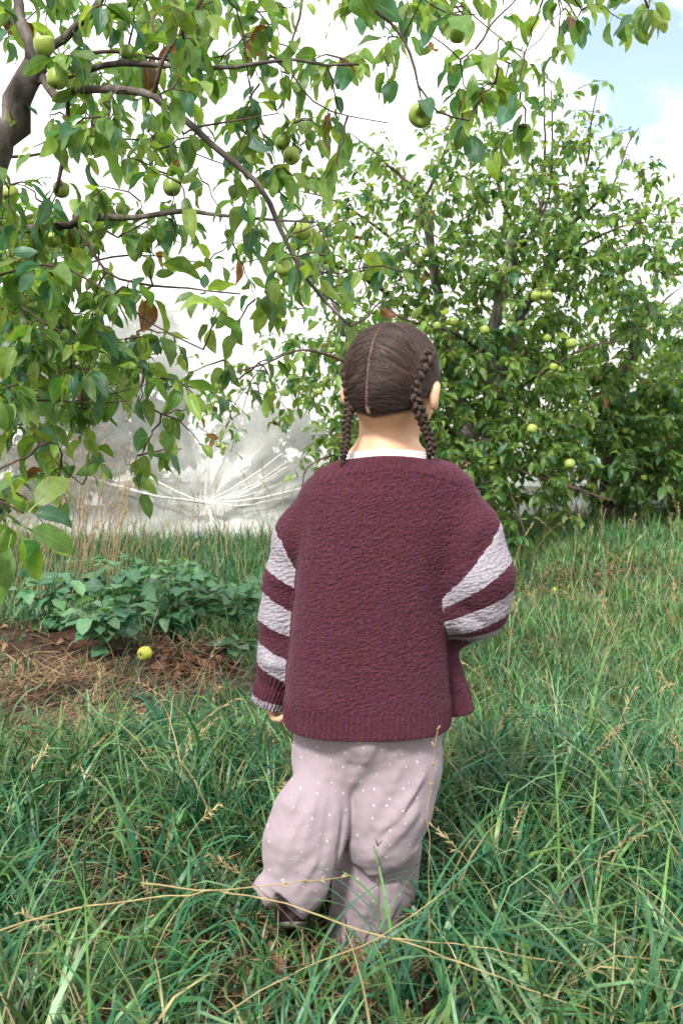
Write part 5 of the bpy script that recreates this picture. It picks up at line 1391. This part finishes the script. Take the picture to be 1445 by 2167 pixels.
for kp, arms in ((KN[0], [(600, 958), (620, 968), (610, 985), (640, 1000), (590, 1003), (560, 940), (300, 990), (180, 1000), (250, 1020), (490, 1120), (475, 1135), (445, 880), (640, 1030), (615, 1045), (360, 1048)]), (KN[1], [(1130, 1010), (1160, 1000), (1190, 1010), (1220, 1015), (1250, 1060), (1150, 1040)])):
    tb = Tubes()
    for (ax_, ay_) in arms:
        e_ = P(ax_, ay_, 7.6); m_ = (kp + e_) / 2 + np.array([0, 0, -.03 + RNG.normal(0, .015)])
        pts = resample([kp, kp * .7 + m_ * .3, m_, e_], .05)
        pts[:, 1] = front_y(pts[:, 0], pts[:, 2]) + .03 * np.exp(-np.linspace(0, 4, len(pts))); pts += RNG.normal(0, .002, pts.shape)
        tb.add(pts, np.linspace(.008, .0035, len(pts)) * RNG.uniform(.4, 1.2), 6)
    link('net_fold', tb.mesh('net_fold', foldm), net)

for kp in KN:
    kn_ = Tubes(); a_ = np.linspace(0, 5 * PI, 60); kn_.add(np.stack([kp[0] + .014 * np.cos(a_), 7.47 + .01 * np.sin(a_ * 1.3) + 0 * a_, kp[2] + .016 * np.sin(a_)], -1), .006, 6)
    link('tie_knot', kn_.mesh('tie_knot', foldm), net)
bp_ = empty('brace_pole', (float(P(1055, 978, 5.75)[0]), 5.75, float(P(1055, 978, 5.75)[2])))
bpo = Tubes(); bpo.add(resample([P(1040, 972, 5.75), P(1110, 1000, 5.7), P(1180, 1023, 5.65), P(1240, 1042, 5.65), P(1300, 1060, 5.7)], .1), np.linspace(.008, .004, len(resample([P(1040, 972, 5.75), P(1110, 1000, 5.7), P(1180, 1023, 5.65), P(1240, 1042, 5.65), P(1300, 1060, 5.7)], .1))), 8)
bpy.data.objects.remove(bp_)
bpm = bpo.mesh('dead_branch', M_TWIG); ob_ = link('dead_branch', bpm); tag(ob_, 'long dark bare branch slanting down below the leaves to the right', 'branch')

# ------------------------------------------------------------------ broad leaved weeds on the soil
G3 = 'broad leaved weeds on the bare soil'
def weed(px, py, Y, h, wR, n_st, label):
    base = P(px, py, Y); base[2] = float(gz(base[0], Y))
    T = empty('weed', tuple(base)); tag(T, label, 'plant', G3)
    st = Tubes(); lp, ld, ln, ll_ = [], [], [], []
    for k in range(n_st):
        az = RNG.uniform(0, 2 * PI); out_r = wR * RNG.uniform(.2, 1); hh = h * RNG.uniform(.35, 1.1) * (1 - .25 * out_r / wR)
        tip = base + np.array([math.cos(az) * out_r, math.sin(az) * out_r, hh])
        mid = base * .6 + tip * .4 + np.array([0, 0, hh * .3])
        c_ = resample([base, mid, tip], .03); st.add(c_, np.linspace(.004, .0018, len(c_)), 5, col=(.06, .11, .04))
        for q_ in range(RNG.integers(6, 10)):
            f_ = .25 + .75 * RNG.uniform() ** .7; p_ = c_[min(len(c_) - 1, int(f_ * (len(c_) - 1)))]
            a2 = RNG.uniform(0, 2 * PI); d_ = np.array([math.cos(a2), math.sin(a2), RNG.uniform(-.35, .3)])
            lp.append(p_); ld.append(d_); ln.append(np.array([0, 0, 1.0]) + RNG.normal(0, .3, 3) + np.array([0, -.25, 0])); ll_.append(RNG.uniform(.06, .115))
    link('stem', st.mesh('stem', tint_mat('weed_stem', .6)), T)
    n_ = len(lp)
    me = leaves_mesh('foliage', np.array(lp), np.array(ld), np.array(ln), np.array(ll_), leaf_cols(n_, base=((.05, .15, .075), (.09, .20, .095), (.03, .105, .06)), brown=0), M_WEED, ns=7, nc=5, curl=(.1, .8), fold=(.05, .35), wide=.66, pet=.35)
    link('foliage', me, T)
weed(235, 1395, 3.95, 0.27, 0.16, 9, 'dark green weed nearest the fallen apple, growing on the soil edge')
weed(110, 1335, 4.3, 0.30, 0.17, 9, 'leafy green weed at the left of the soil patch')
weed(270, 1310, 4.4, 0.41, 0.20, 12, 'tallest broad leaved weed in the middle of the clump')
weed(370, 1325, 4.4, 0.38, 0.19, 10, 'leafy weed just right of the tallest one')
weed(505, 1305, 4.5, 0.41, 0.17, 10, 'upright weed close to the child\'s striped sleeve')
weed(400, 1290, 4.8, 0.35, 0.19, 9, 'pale leaved weed at the back of the clump before the grass')
weed(500, 1395, 3.9, 0.09, 0.11, 4, 'tiny weed with a trailing pale runner on the soil')
weed(200, 1260, 4.9, 0.38, 0.19, 9, 'weed at the back left under the net edge')

# ------------------------------------------------------------------ fallen apple and other windfalls
M_YAP = M_APPLE.copy(); M_YAP.name = 'yellow_apple_skin'
for n_ in M_YAP.node_tree.nodes:
    if n_.type == 'MIX' and abs(n_.inputs[6].default_value[0] - .13) < 1e-3: n_.inputs[6].default_value = (.5, .52, .04, 1); n_.inputs[7].default_value = (.6, .6, .06, 1)
    if n_.type == 'MIX' and abs(n_.inputs[7].default_value[0] - .33) < 1e-3 : n_.inputs[7].default_value = (.62, .58, .12, 1)
ya = apple_mesh(M_YAP, 'yellow_apple')
pa = P(307, 1430, 3.8); gzz_ = float(gz(pa[0], pa[1]))
p0 = apple(307, 1430, 31, 3.8, 'yellow green apple fallen on dead leaves on the bare soil', 'windfall apples on the ground', (1.5, .5, 2.6), me=ya)
bpy.context.view_layer.update()
fo = [o_ for o_ in COL.objects if o_.get('label', '').startswith('yellow green apple')][0]
fo.location.z = gzz_ + 31 * 3.8 / F * .47
pb = P(722.5 + (1.37 * F / 4.35), 1268, 4.35)
fo2 = apple(1172, 1270, 13, 5.0, 'tiny yellowish windfall in the grass below the middle tree', 'windfall apples on the ground', (1, .5, 1), me=ya)
fo2o = [o_ for o_ in COL.objects if o_.get('label', '').startswith('tiny yellowish windfall')][0]; fo2o.location.z = float(gz(fo2[0], 5.0)) + .02

# ------------------------------------------------------------------ leaf litter and straw on the soil
def scatter(n_, cx, cy, rx, ry, pw=1.0):
    a_ = RNG.uniform(0, 2 * PI, n_); r_ = RNG.uniform(0, 1, n_) ** (.5 * pw)
    x = cx + rx * r_ * np.cos(a_); y = cy + ry * r_ * np.sin(a_)
    return x, y
x, y = scatter(420, P(320, 1430, 3.7)[0], 3.66, .28, .26); x2, y2 = scatter(700, -1.1, 3.4, 1.2, 1.0); x3, y3 = scatter(500, .9, 5.0, .9, .8); x4, y4 = scatter(700, -.45, 1.75, .6, .5)
x = np.concatenate([x, x2, x3, x4]); y = np.concatenate([y, y2, y3, y4])
clear = (x - p0[0]) ** 2 + (y - p0[1] + .03) ** 2 > .075 ** 2; x, y = x[clear], y[clear]; n_ = len(x)
D_ = np.stack([RNG.normal(0, 1, n_), RNG.normal(0, 1, n_), RNG.normal(.1, .25, n_)], -1)
lc = np.array([(.12, .055, .028), (.20, .10, .05), (.07, .035, .02)])[RNG.integers(0, 3, n_)] * RNG.uniform(.7, 1.3, (n_, 1))
me = leaves_mesh('leaf_litter', np.stack([x, y, gz(x, y) + .012], -1), D_, np.array([0, 0, 1.0]) + RNG.normal(0, .4, (n_, 3)), RNG.uniform(.03, .055, n_), lc, M_LITTER, ns=6, nc=4, curl=(.5, 3.0), fold=(.2, 1.2), pet=.1)
tag(link('leaf_litter', me), 'curled brown dead leaves lying on the bare soil', 'dead leaves', kind='stuff')

def straw_cols(n_): return np.array([(.36, .25, .13), (.25, .155, .08), (.46, .35, .2), (.17, .10, .06)])[RNG.choice(4, n_, p=[.35, .3, .2, .15])] * RNG.uniform(.5, 1.05, (n_, 1))
xs_, ys_ = [], []
x, y = scatter(3600, -1.3, 3.15, 1.0, .62); xs_.append(x); ys_.append(y)
x, y = scatter(500, -1.2, 3.9, 1.1, .5); xs_.append(x); ys_.append(y)
x, y = scatter(4200, .9, 4.9, 1.4, 1.0); xs_.append(x); ys_.append(y)
x, y = scatter(3500, .3, 3.0, 1.7, 1.3); xs_.append(x); ys_.append(y)
x, y = scatter(3000, -1.0, 2.7, .8, .5); xs_.append(x); ys_.append(y)
x, y = scatter(4500, .0, 1.9, 1.3, .9); xs_.append(x); ys_.append(y)
x = np.concatenate(xs_); y = np.concatenate(ys_)
clear = (x - p0[0]) ** 2 + (y - p0[1] + .07) ** 2 > .15 ** 2; x, y = x[clear], y[clear]; n_ = len(x)
h_ = RNG.uniform(.05, .20, n_)
me = blades_mesh('straw', np.stack([x, y, gz(x, y) + RNG.uniform(.002, .04, n_)], -1), h_, RNG.normal(.2, 1.6, n_), RNG.uniform(1.15, 1.6, n_), RNG.normal(.15, .25, n_), RNG.uniform(.002, .0045, n_), straw_cols(n_), M_STRAW, ns=4)
tag(link('straw', me), 'matted dry straw lying over the bare soil at the left', 'straw', kind='stuff')

# ------------------------------------------------------------------ grass
def grass_field(n_cl, ylo, yhi, spread, per, hr, wr_, seed_h=1.0, kap=(.6, 2.0), xlim=None):
    yy = RNG.uniform(ylo ** 1.6, yhi ** 1.6, n_cl) ** (1 / 1.6)
    half = .40 * yy + .35
    xx = RNG.uniform(-1, 1, n_cl) * half
    sm = soil_mask(xx, yy)
    # bare patches
    bare2 = smoothstep(.12, .42, vnoise(xx, yy, 4.2, 9.0)) * .85 
    mound = np.exp(-(((xx - 1.15) / .55) ** 2 + ((yy - 5.1) / .35) ** 2)) * .8
    ll = np.exp(-(((xx + .55) / .32) ** 2 + ((yy - 1.95) / .22) ** 2)) * .75
    keep = RNG.uniform(0, 1, n_cl) > np.clip(sm * 1.05 + bare2 * .6 + mound + ll, 0, .97)
    keep &= RNG.uniform(0, 1, n_cl) > .72 * np.exp(-(((xx - .0) / .20) ** 2 + ((yy - 1.64) / .18) ** 4))
    strawy = np.exp(-(((xx + 1.3) / 1.0) ** 2 + ((yy - 3.0) / .42) ** 2)) * .55
    keep &= RNG.uniform(0, 1, n_cl) > strawy
    xx, yy = xx[keep], yy[keep]; n_cl = len(xx)
    nb = RNG.integers(per[0], per[1], n_cl); tot = nb.sum()
    ci = np.repeat(np.arange(n_cl), nb)
    cr_ = RNG.normal(0, spread, (tot, 2))
    x = xx[ci] + cr_[:, 0]; y = yy[ci] + cr_[:, 1]
    ch = (RNG.uniform(hr[0], hr[1], n_cl))[ci] * RNG.uniform(.5, 1.2, tot)
    az = np.where(RNG.uniform(0, 1, tot) < .6, np.arctan2(cr_[:, 1], cr_[:, 0]), RNG.uniform(0, 2 * PI, tot)) + RNG.normal(0, .4, tot) 
    clean = RNG.uniform(0, 2 * PI, n_cl)[ci]
    az = np.where(RNG.uniform(0, 1, tot) < .35, clean + RNG.normal(0, .3, tot), az)
    th0 = np.abs(RNG.normal(.12, .2, tot)); kp = RNG.uniform(kap[0], kap[1], tot)
    wd = RNG.uniform(wr_[0], wr_[1], tot)
    return x, y, ch, az, th0, kp, wd, ci, n_cl
parts = [grass_field(2200, .95, 2.7, .026, (7, 15), (.10, .36), (.0030, .0130), kap=(.9, 3.0)),
         grass_field(3900, 2.3, 4.6, .032, (8, 15), (.06, .21), (.0030, .0080), kap=(.7, 2.6)),
         grass_field(8500, 4.2, 9.0, .045, (7, 12), (.06, .17), (.0045, .0085), kap=(.4, 1.6))]
# taller thin growth along the foot of the net
nt_ = 2600; yt = RNG.uniform(6.3, 7.35, nt_); xt = RNG.uniform(-3.2, .3, nt_)
parts.append((xt, yt, RNG.uniform(.08, .36, nt_) * RNG.uniform(.5, 1, nt_), RNG.uniform(0, 6.28, nt_), np.abs(RNG.normal(.1, .15, nt_)), RNG.uniform(.2, 1.5, nt_), RNG.uniform(.003, .007, nt_), np.arange(nt_), nt_))
allp = []
for (x, y, ch, az, th0, kp, wd, ci, ncl) in parts:
    cls = np.array([(.040, .150, .050), (.080, .190, .045), (.028, .140, .066), (.120, .215, .060)])[RNG.choice(4, ncl, p=[.32, .28, .28, .12])][ci]
    # lighter, yellower growth in the open to the right
    rb = smoothstep(.2, 1.3, x) * smoothstep(2.5, 4.0, y)
    cls = cls * (1 + .35 * rb[:, None]) + rb[:, None] * np.array([.02, .02, .0])
    c_ = cls * RNG.uniform(.7, 1.35, (len(x), 1)) * RNG.uniform(.93, 1.07, (len(x), 3))
    pl = RNG.uniform(0, 1, len(x)); c_ = c_ * np.where(pl < .3, .6, 1)[:, None]; c_[pl > .88] = np.array([.16, .30, .14]) * RNG.uniform(.7, 1.3, ((pl > .88).sum(), 1))
    dry = RNG.uniform(0, 1, len(x)) < (.09 + .10 * (vnoise(x, y, 1.9, 7.0) > .1) + .06 * rb)
    c_[dry] = np.array([.34, .28, .13]) * RNG.uniform(.5, 1.25, (dry.sum(), 1)); wd = np.where(dry, wd * .5, wd)
    # the lush corner lower right, thin growth lower left
    lush = 1 + .30 * smoothstep(.1, .7, x) * smoothstep(2.9, 2.0, y)
    ch = ch * lush
    # tread path where the child walks: keep it off the camera
    ch = np.where(y < 1.25, ch * .75, ch)
    # tall fringe in front of the net
    ch = ch * (1 + .15 * smoothstep(6.2, 6.8, y) * (x < .6))
    ch = ch * (1 - .62 * np.exp(-(((x - .0) / .25) ** 2 + ((y - 1.62) / .30) ** 4)))
    allp.append((np.stack([x, y, gz(x, y) - .005], -1), ch, az, th0, kp, wd, c_))
cat = [np.concatenate([p_[k] for p_ in allp]) for k in range(7)]
# nothing grows through the child's shoes
me = blades_mesh('grass', *cat[:6], cat[6], M_GRASS, ns=6)
tag(link('grass', me), 'long lush green grass with dry blades covering the orchard floor', 'grass', kind='stuff')
print('grass blades', len(cat[1]))
# tall dry stalks with seed heads
tb = Tubes()
def stalk(p_, L, az, lean, bend, r_=.0011, head=True, col=(.40, .31, .16)):
    n_ = 9; tt = np.linspace(0, 1, n_); th = lean + bend * tt ** 1.5
    hx_ = np.cumsum(np.sin(th)) * L / n_; hz_ = np.cumsum(np.cos(th)) * L / n_
    c_ = np.stack([p_[0] + math.cos(az) * hx_, p_[1] + math.sin(az) * hx_, p_[2] + hz_], -1)
    cc = np.array(col) * RNG.uniform(.7, 1.2); tb.add(c_, np.linspace(r_, r_ * .5, n_), 4, col=cc, cap=False)
    if head:
        for k in range(16):
            f_ = .74 + .26 * k / 16; x_ = f_ * (n_ - 1); i0 = min(int(x_), n_ - 2); q_ = c_[i0] + (c_[i0 + 1] - c_[i0]) * (x_ - i0)
            T = c_[i0 + 1] - c_[i0]; T /= np.linalg.norm(T); dd = T * .8 + RNG.normal(0, .45, 3)
            tb.add([q_, q_ + dd * .006, q_ + dd * .013], [.0006, .0017, .0003], 4, col=cc * 1.1, cap=False)
for k in range(120):       # left thicket
    Y_ = RNG.uniform(4.5, 6.6); x_ = P(RNG.uniform(-140, 250), 900, Y_)[0]
    stalk((x_, Y_, gz(x_, Y_)), RNG.uniform(.45, .95) , RNG.normal(.3, .9), RNG.uniform(.05, .3), RNG.uniform(0, .6), .0022, col=(.36, .26, .15))
for k in range(70):       # before the net
    Y_ = RNG.uniform(5.2, 7.2); x_ = P(RNG.uniform(150, 640), 900, Y_)[0]
    stalk((x_, Y_, gz(x_, Y_)), RNG.uniform(.25, .7), RNG.uniform(0, 6.3), RNG.uniform(0, .3), RNG.uniform(0, .8), .0018)
for k in range(60):       # right mound
    Y_ = RNG.uniform(3.4, 6.6); x_ = P(RNG.uniform(1080, 1500), 900, Y_)[0]
    stalk((x_, Y_, gz(x_, Y_)), RNG.uniform(.15, .42), RNG.uniform(0, 6.3), RNG.uniform(0, .4), RNG.uniform(0, .8), .0013)
for k in range(70):
    Y_ = RNG.uniform(1.5, 3.0); x_ = RNG.uniform(-.9, 1.0)
    stalk((x_, Y_, gz(x_, Y_)), RNG.uniform(.2, .42), RNG.uniform(0, 6.3), RNG.uniform(.1, .7), RNG.uniform(.2, 1.0), .001)
tag(link('dry_grass', tb.mesh('dry_grass', M_STRAW)), 'tall dry seed stalks standing before the net and among the grass', 'dry grass', kind='stuff')
# single long stalks fallen across the foreground
G4 = 'long dry stalks in front of the child'
def one(pts, r0, r1, label, head=0, col=(.38, .29, .14)):
    global tb
    tb = Tubes(); c_ = resample([P(*p_) for p_ in pts], .03); c_ = c_ + RNG.normal(0, .0012, c_.shape)
    tb.add(c_, np.linspace(r0, r1, len(c_)) * .85, 6, col=col)
    for k in range(head):
        q_ = c_[-1 - int(k * min(len(c_) - 2, 4) / head)]; T = c_[-1] - c_[-3]; T /= np.linalg.norm(T) + 1e-9; dd = T * .8 + RNG.normal(0, .3, 3)
        tb.add([q_, q_ + dd * .005, q_ + dd * .012], [.0006, .0016, .0003], 5, col=np.array(col) * 1.15)
    o = link('dry_stalk', tb.mesh('dry_stalk', M_STRAW)); tag(o, label, 'grass stalk', G4)
one([(300, 1870, 1.50), (560, 1902, 1.48), (720, 1955, 1.45), (900, 2010, 1.42), (1150, 2105, 1.38), (1420, 2190, 1.35)], .0017, .0012, 'longest straw coloured stalk slanting from the lower left to the lower right corner')
one([(-20, 1975, 1.45), (150, 1925, 1.46), (400, 1890, 1.48), (720, 1858, 1.5)], .0018, .0009, 'straight straw stalk crossing from the left edge up to the trouser legs', 8)
one([(470, 2150, 1.35), (600, 2070, 1.38), (800, 1985, 1.42), (950, 1880, 1.46)], .0015, .0008, 'straw stalk rising from the bottom edge to the right across the shoes')
one([(800, 1985, 1.5), (1000, 2005, 1.48), (1200, 2040, 1.46), (1460, 2095, 1.44)], .0014, .0009, 'straw stalk running level out to the right edge')
one([(905, 2060, 1.52), (908, 1850, 1.50), (905, 1700, 1.49), (925, 1545, 1.48)], .0013, .0007, 'upright seed stalk standing before the right trouser leg and the cardigan hem', 10, (.36, .26, .12))
one([(800, 2120, 1.5), (800, 1960, 1.5), (798, 1790, 1.5)], .001, .0006, 'short dark stalk standing before the middle of the trousers', 6, (.14, .09, .05))
# broad blades arching across the shins
rt, hh, az, t0, kk, ww = [], [], [], [], [], []
for (px, Yb, L_, a_, th_, k_, w_) in ((730, 1.50, .34, 0.15, .05, 2.3, .009), (790, 1.52, .36, -.25, .0, 1.6, .010), (830, 1.50, .38, .2, .05, 1.4, .009), (700, 1.46, .30, -.1, .1, 2.0, .007), (870, 1.5, .36, 2.9, .15, 1.5, .008), (850, 1.55, .40, .1, .1, .9, .008), (640, 1.5, .30, .2, .4, 1.2, .006), (560, 1.35, .34, .1, .3, 1.9, .009), (300, 1.28, .30, .3, .2, 2.0, .009), (820, 1.48, .33, 3.0, .1, 1.9, .008), (900, 1.46, .4, 2.6, .1, 1.6, .008), (760, 1.44, .33, 2.8, .05, 2.1, .007)):
    p_ = P(px, 2100, Yb); rt.append((p_[0], Yb, float(gz(p_[0], Yb)))); hh.append(L_); az.append(a_); t0.append(th_); kk.append(k_); ww.append(w_)
for k in range(55):
    Y_ = RNG.uniform(1.25, 1.62); px = RNG.uniform(560, 1000); p_ = P(px, 2100, Y_); rt.append((p_[0], Y_, float(gz(p_[0], Y_)))); hh.append(RNG.uniform(.18, .36)); az.append(RNG.uniform(0, 6.28)); t0.append(RNG.uniform(0, .4)); kk.append(RNG.uniform(.5, 2.2)); ww.append(RNG.uniform(.004, .008))
n_ = len(rt); bc = np.array([(.04, .15, .055), (.07, .18, .05), (.045, .15, .09)])[RNG.integers(0, 3, n_)] * RNG.uniform(.8, 1.3, (n_, 1))
me = blades_mesh('grass_tuft', np.array(rt), np.array(hh), np.array(az), np.array(t0), np.array(kk), np.array(ww), bc, M_GRASS, ns=12, roll=RNG.normal(0, .35, n_))
tag(link('grass_tuft', me), 'broad green blades arching in front of the child\'s shins', 'grass', kind='stuff')
# a thin scatter of flattish runners on the soil
one([(430, 1320, 3.9), (405, 1360, 3.9), (440, 1385, 3.85), (500, 1400, 3.8), (545, 1420, 3.75)], .0025, .0015, 'pale bent runner lying on the soil beside the tiny weed')
one([(0, 1440, 3.6), (60, 1385, 3.65), (130, 1380, 3.7)], .003, .002, 'pale dry twig on the soil at the left edge')
print('leaves', nL, n1_)
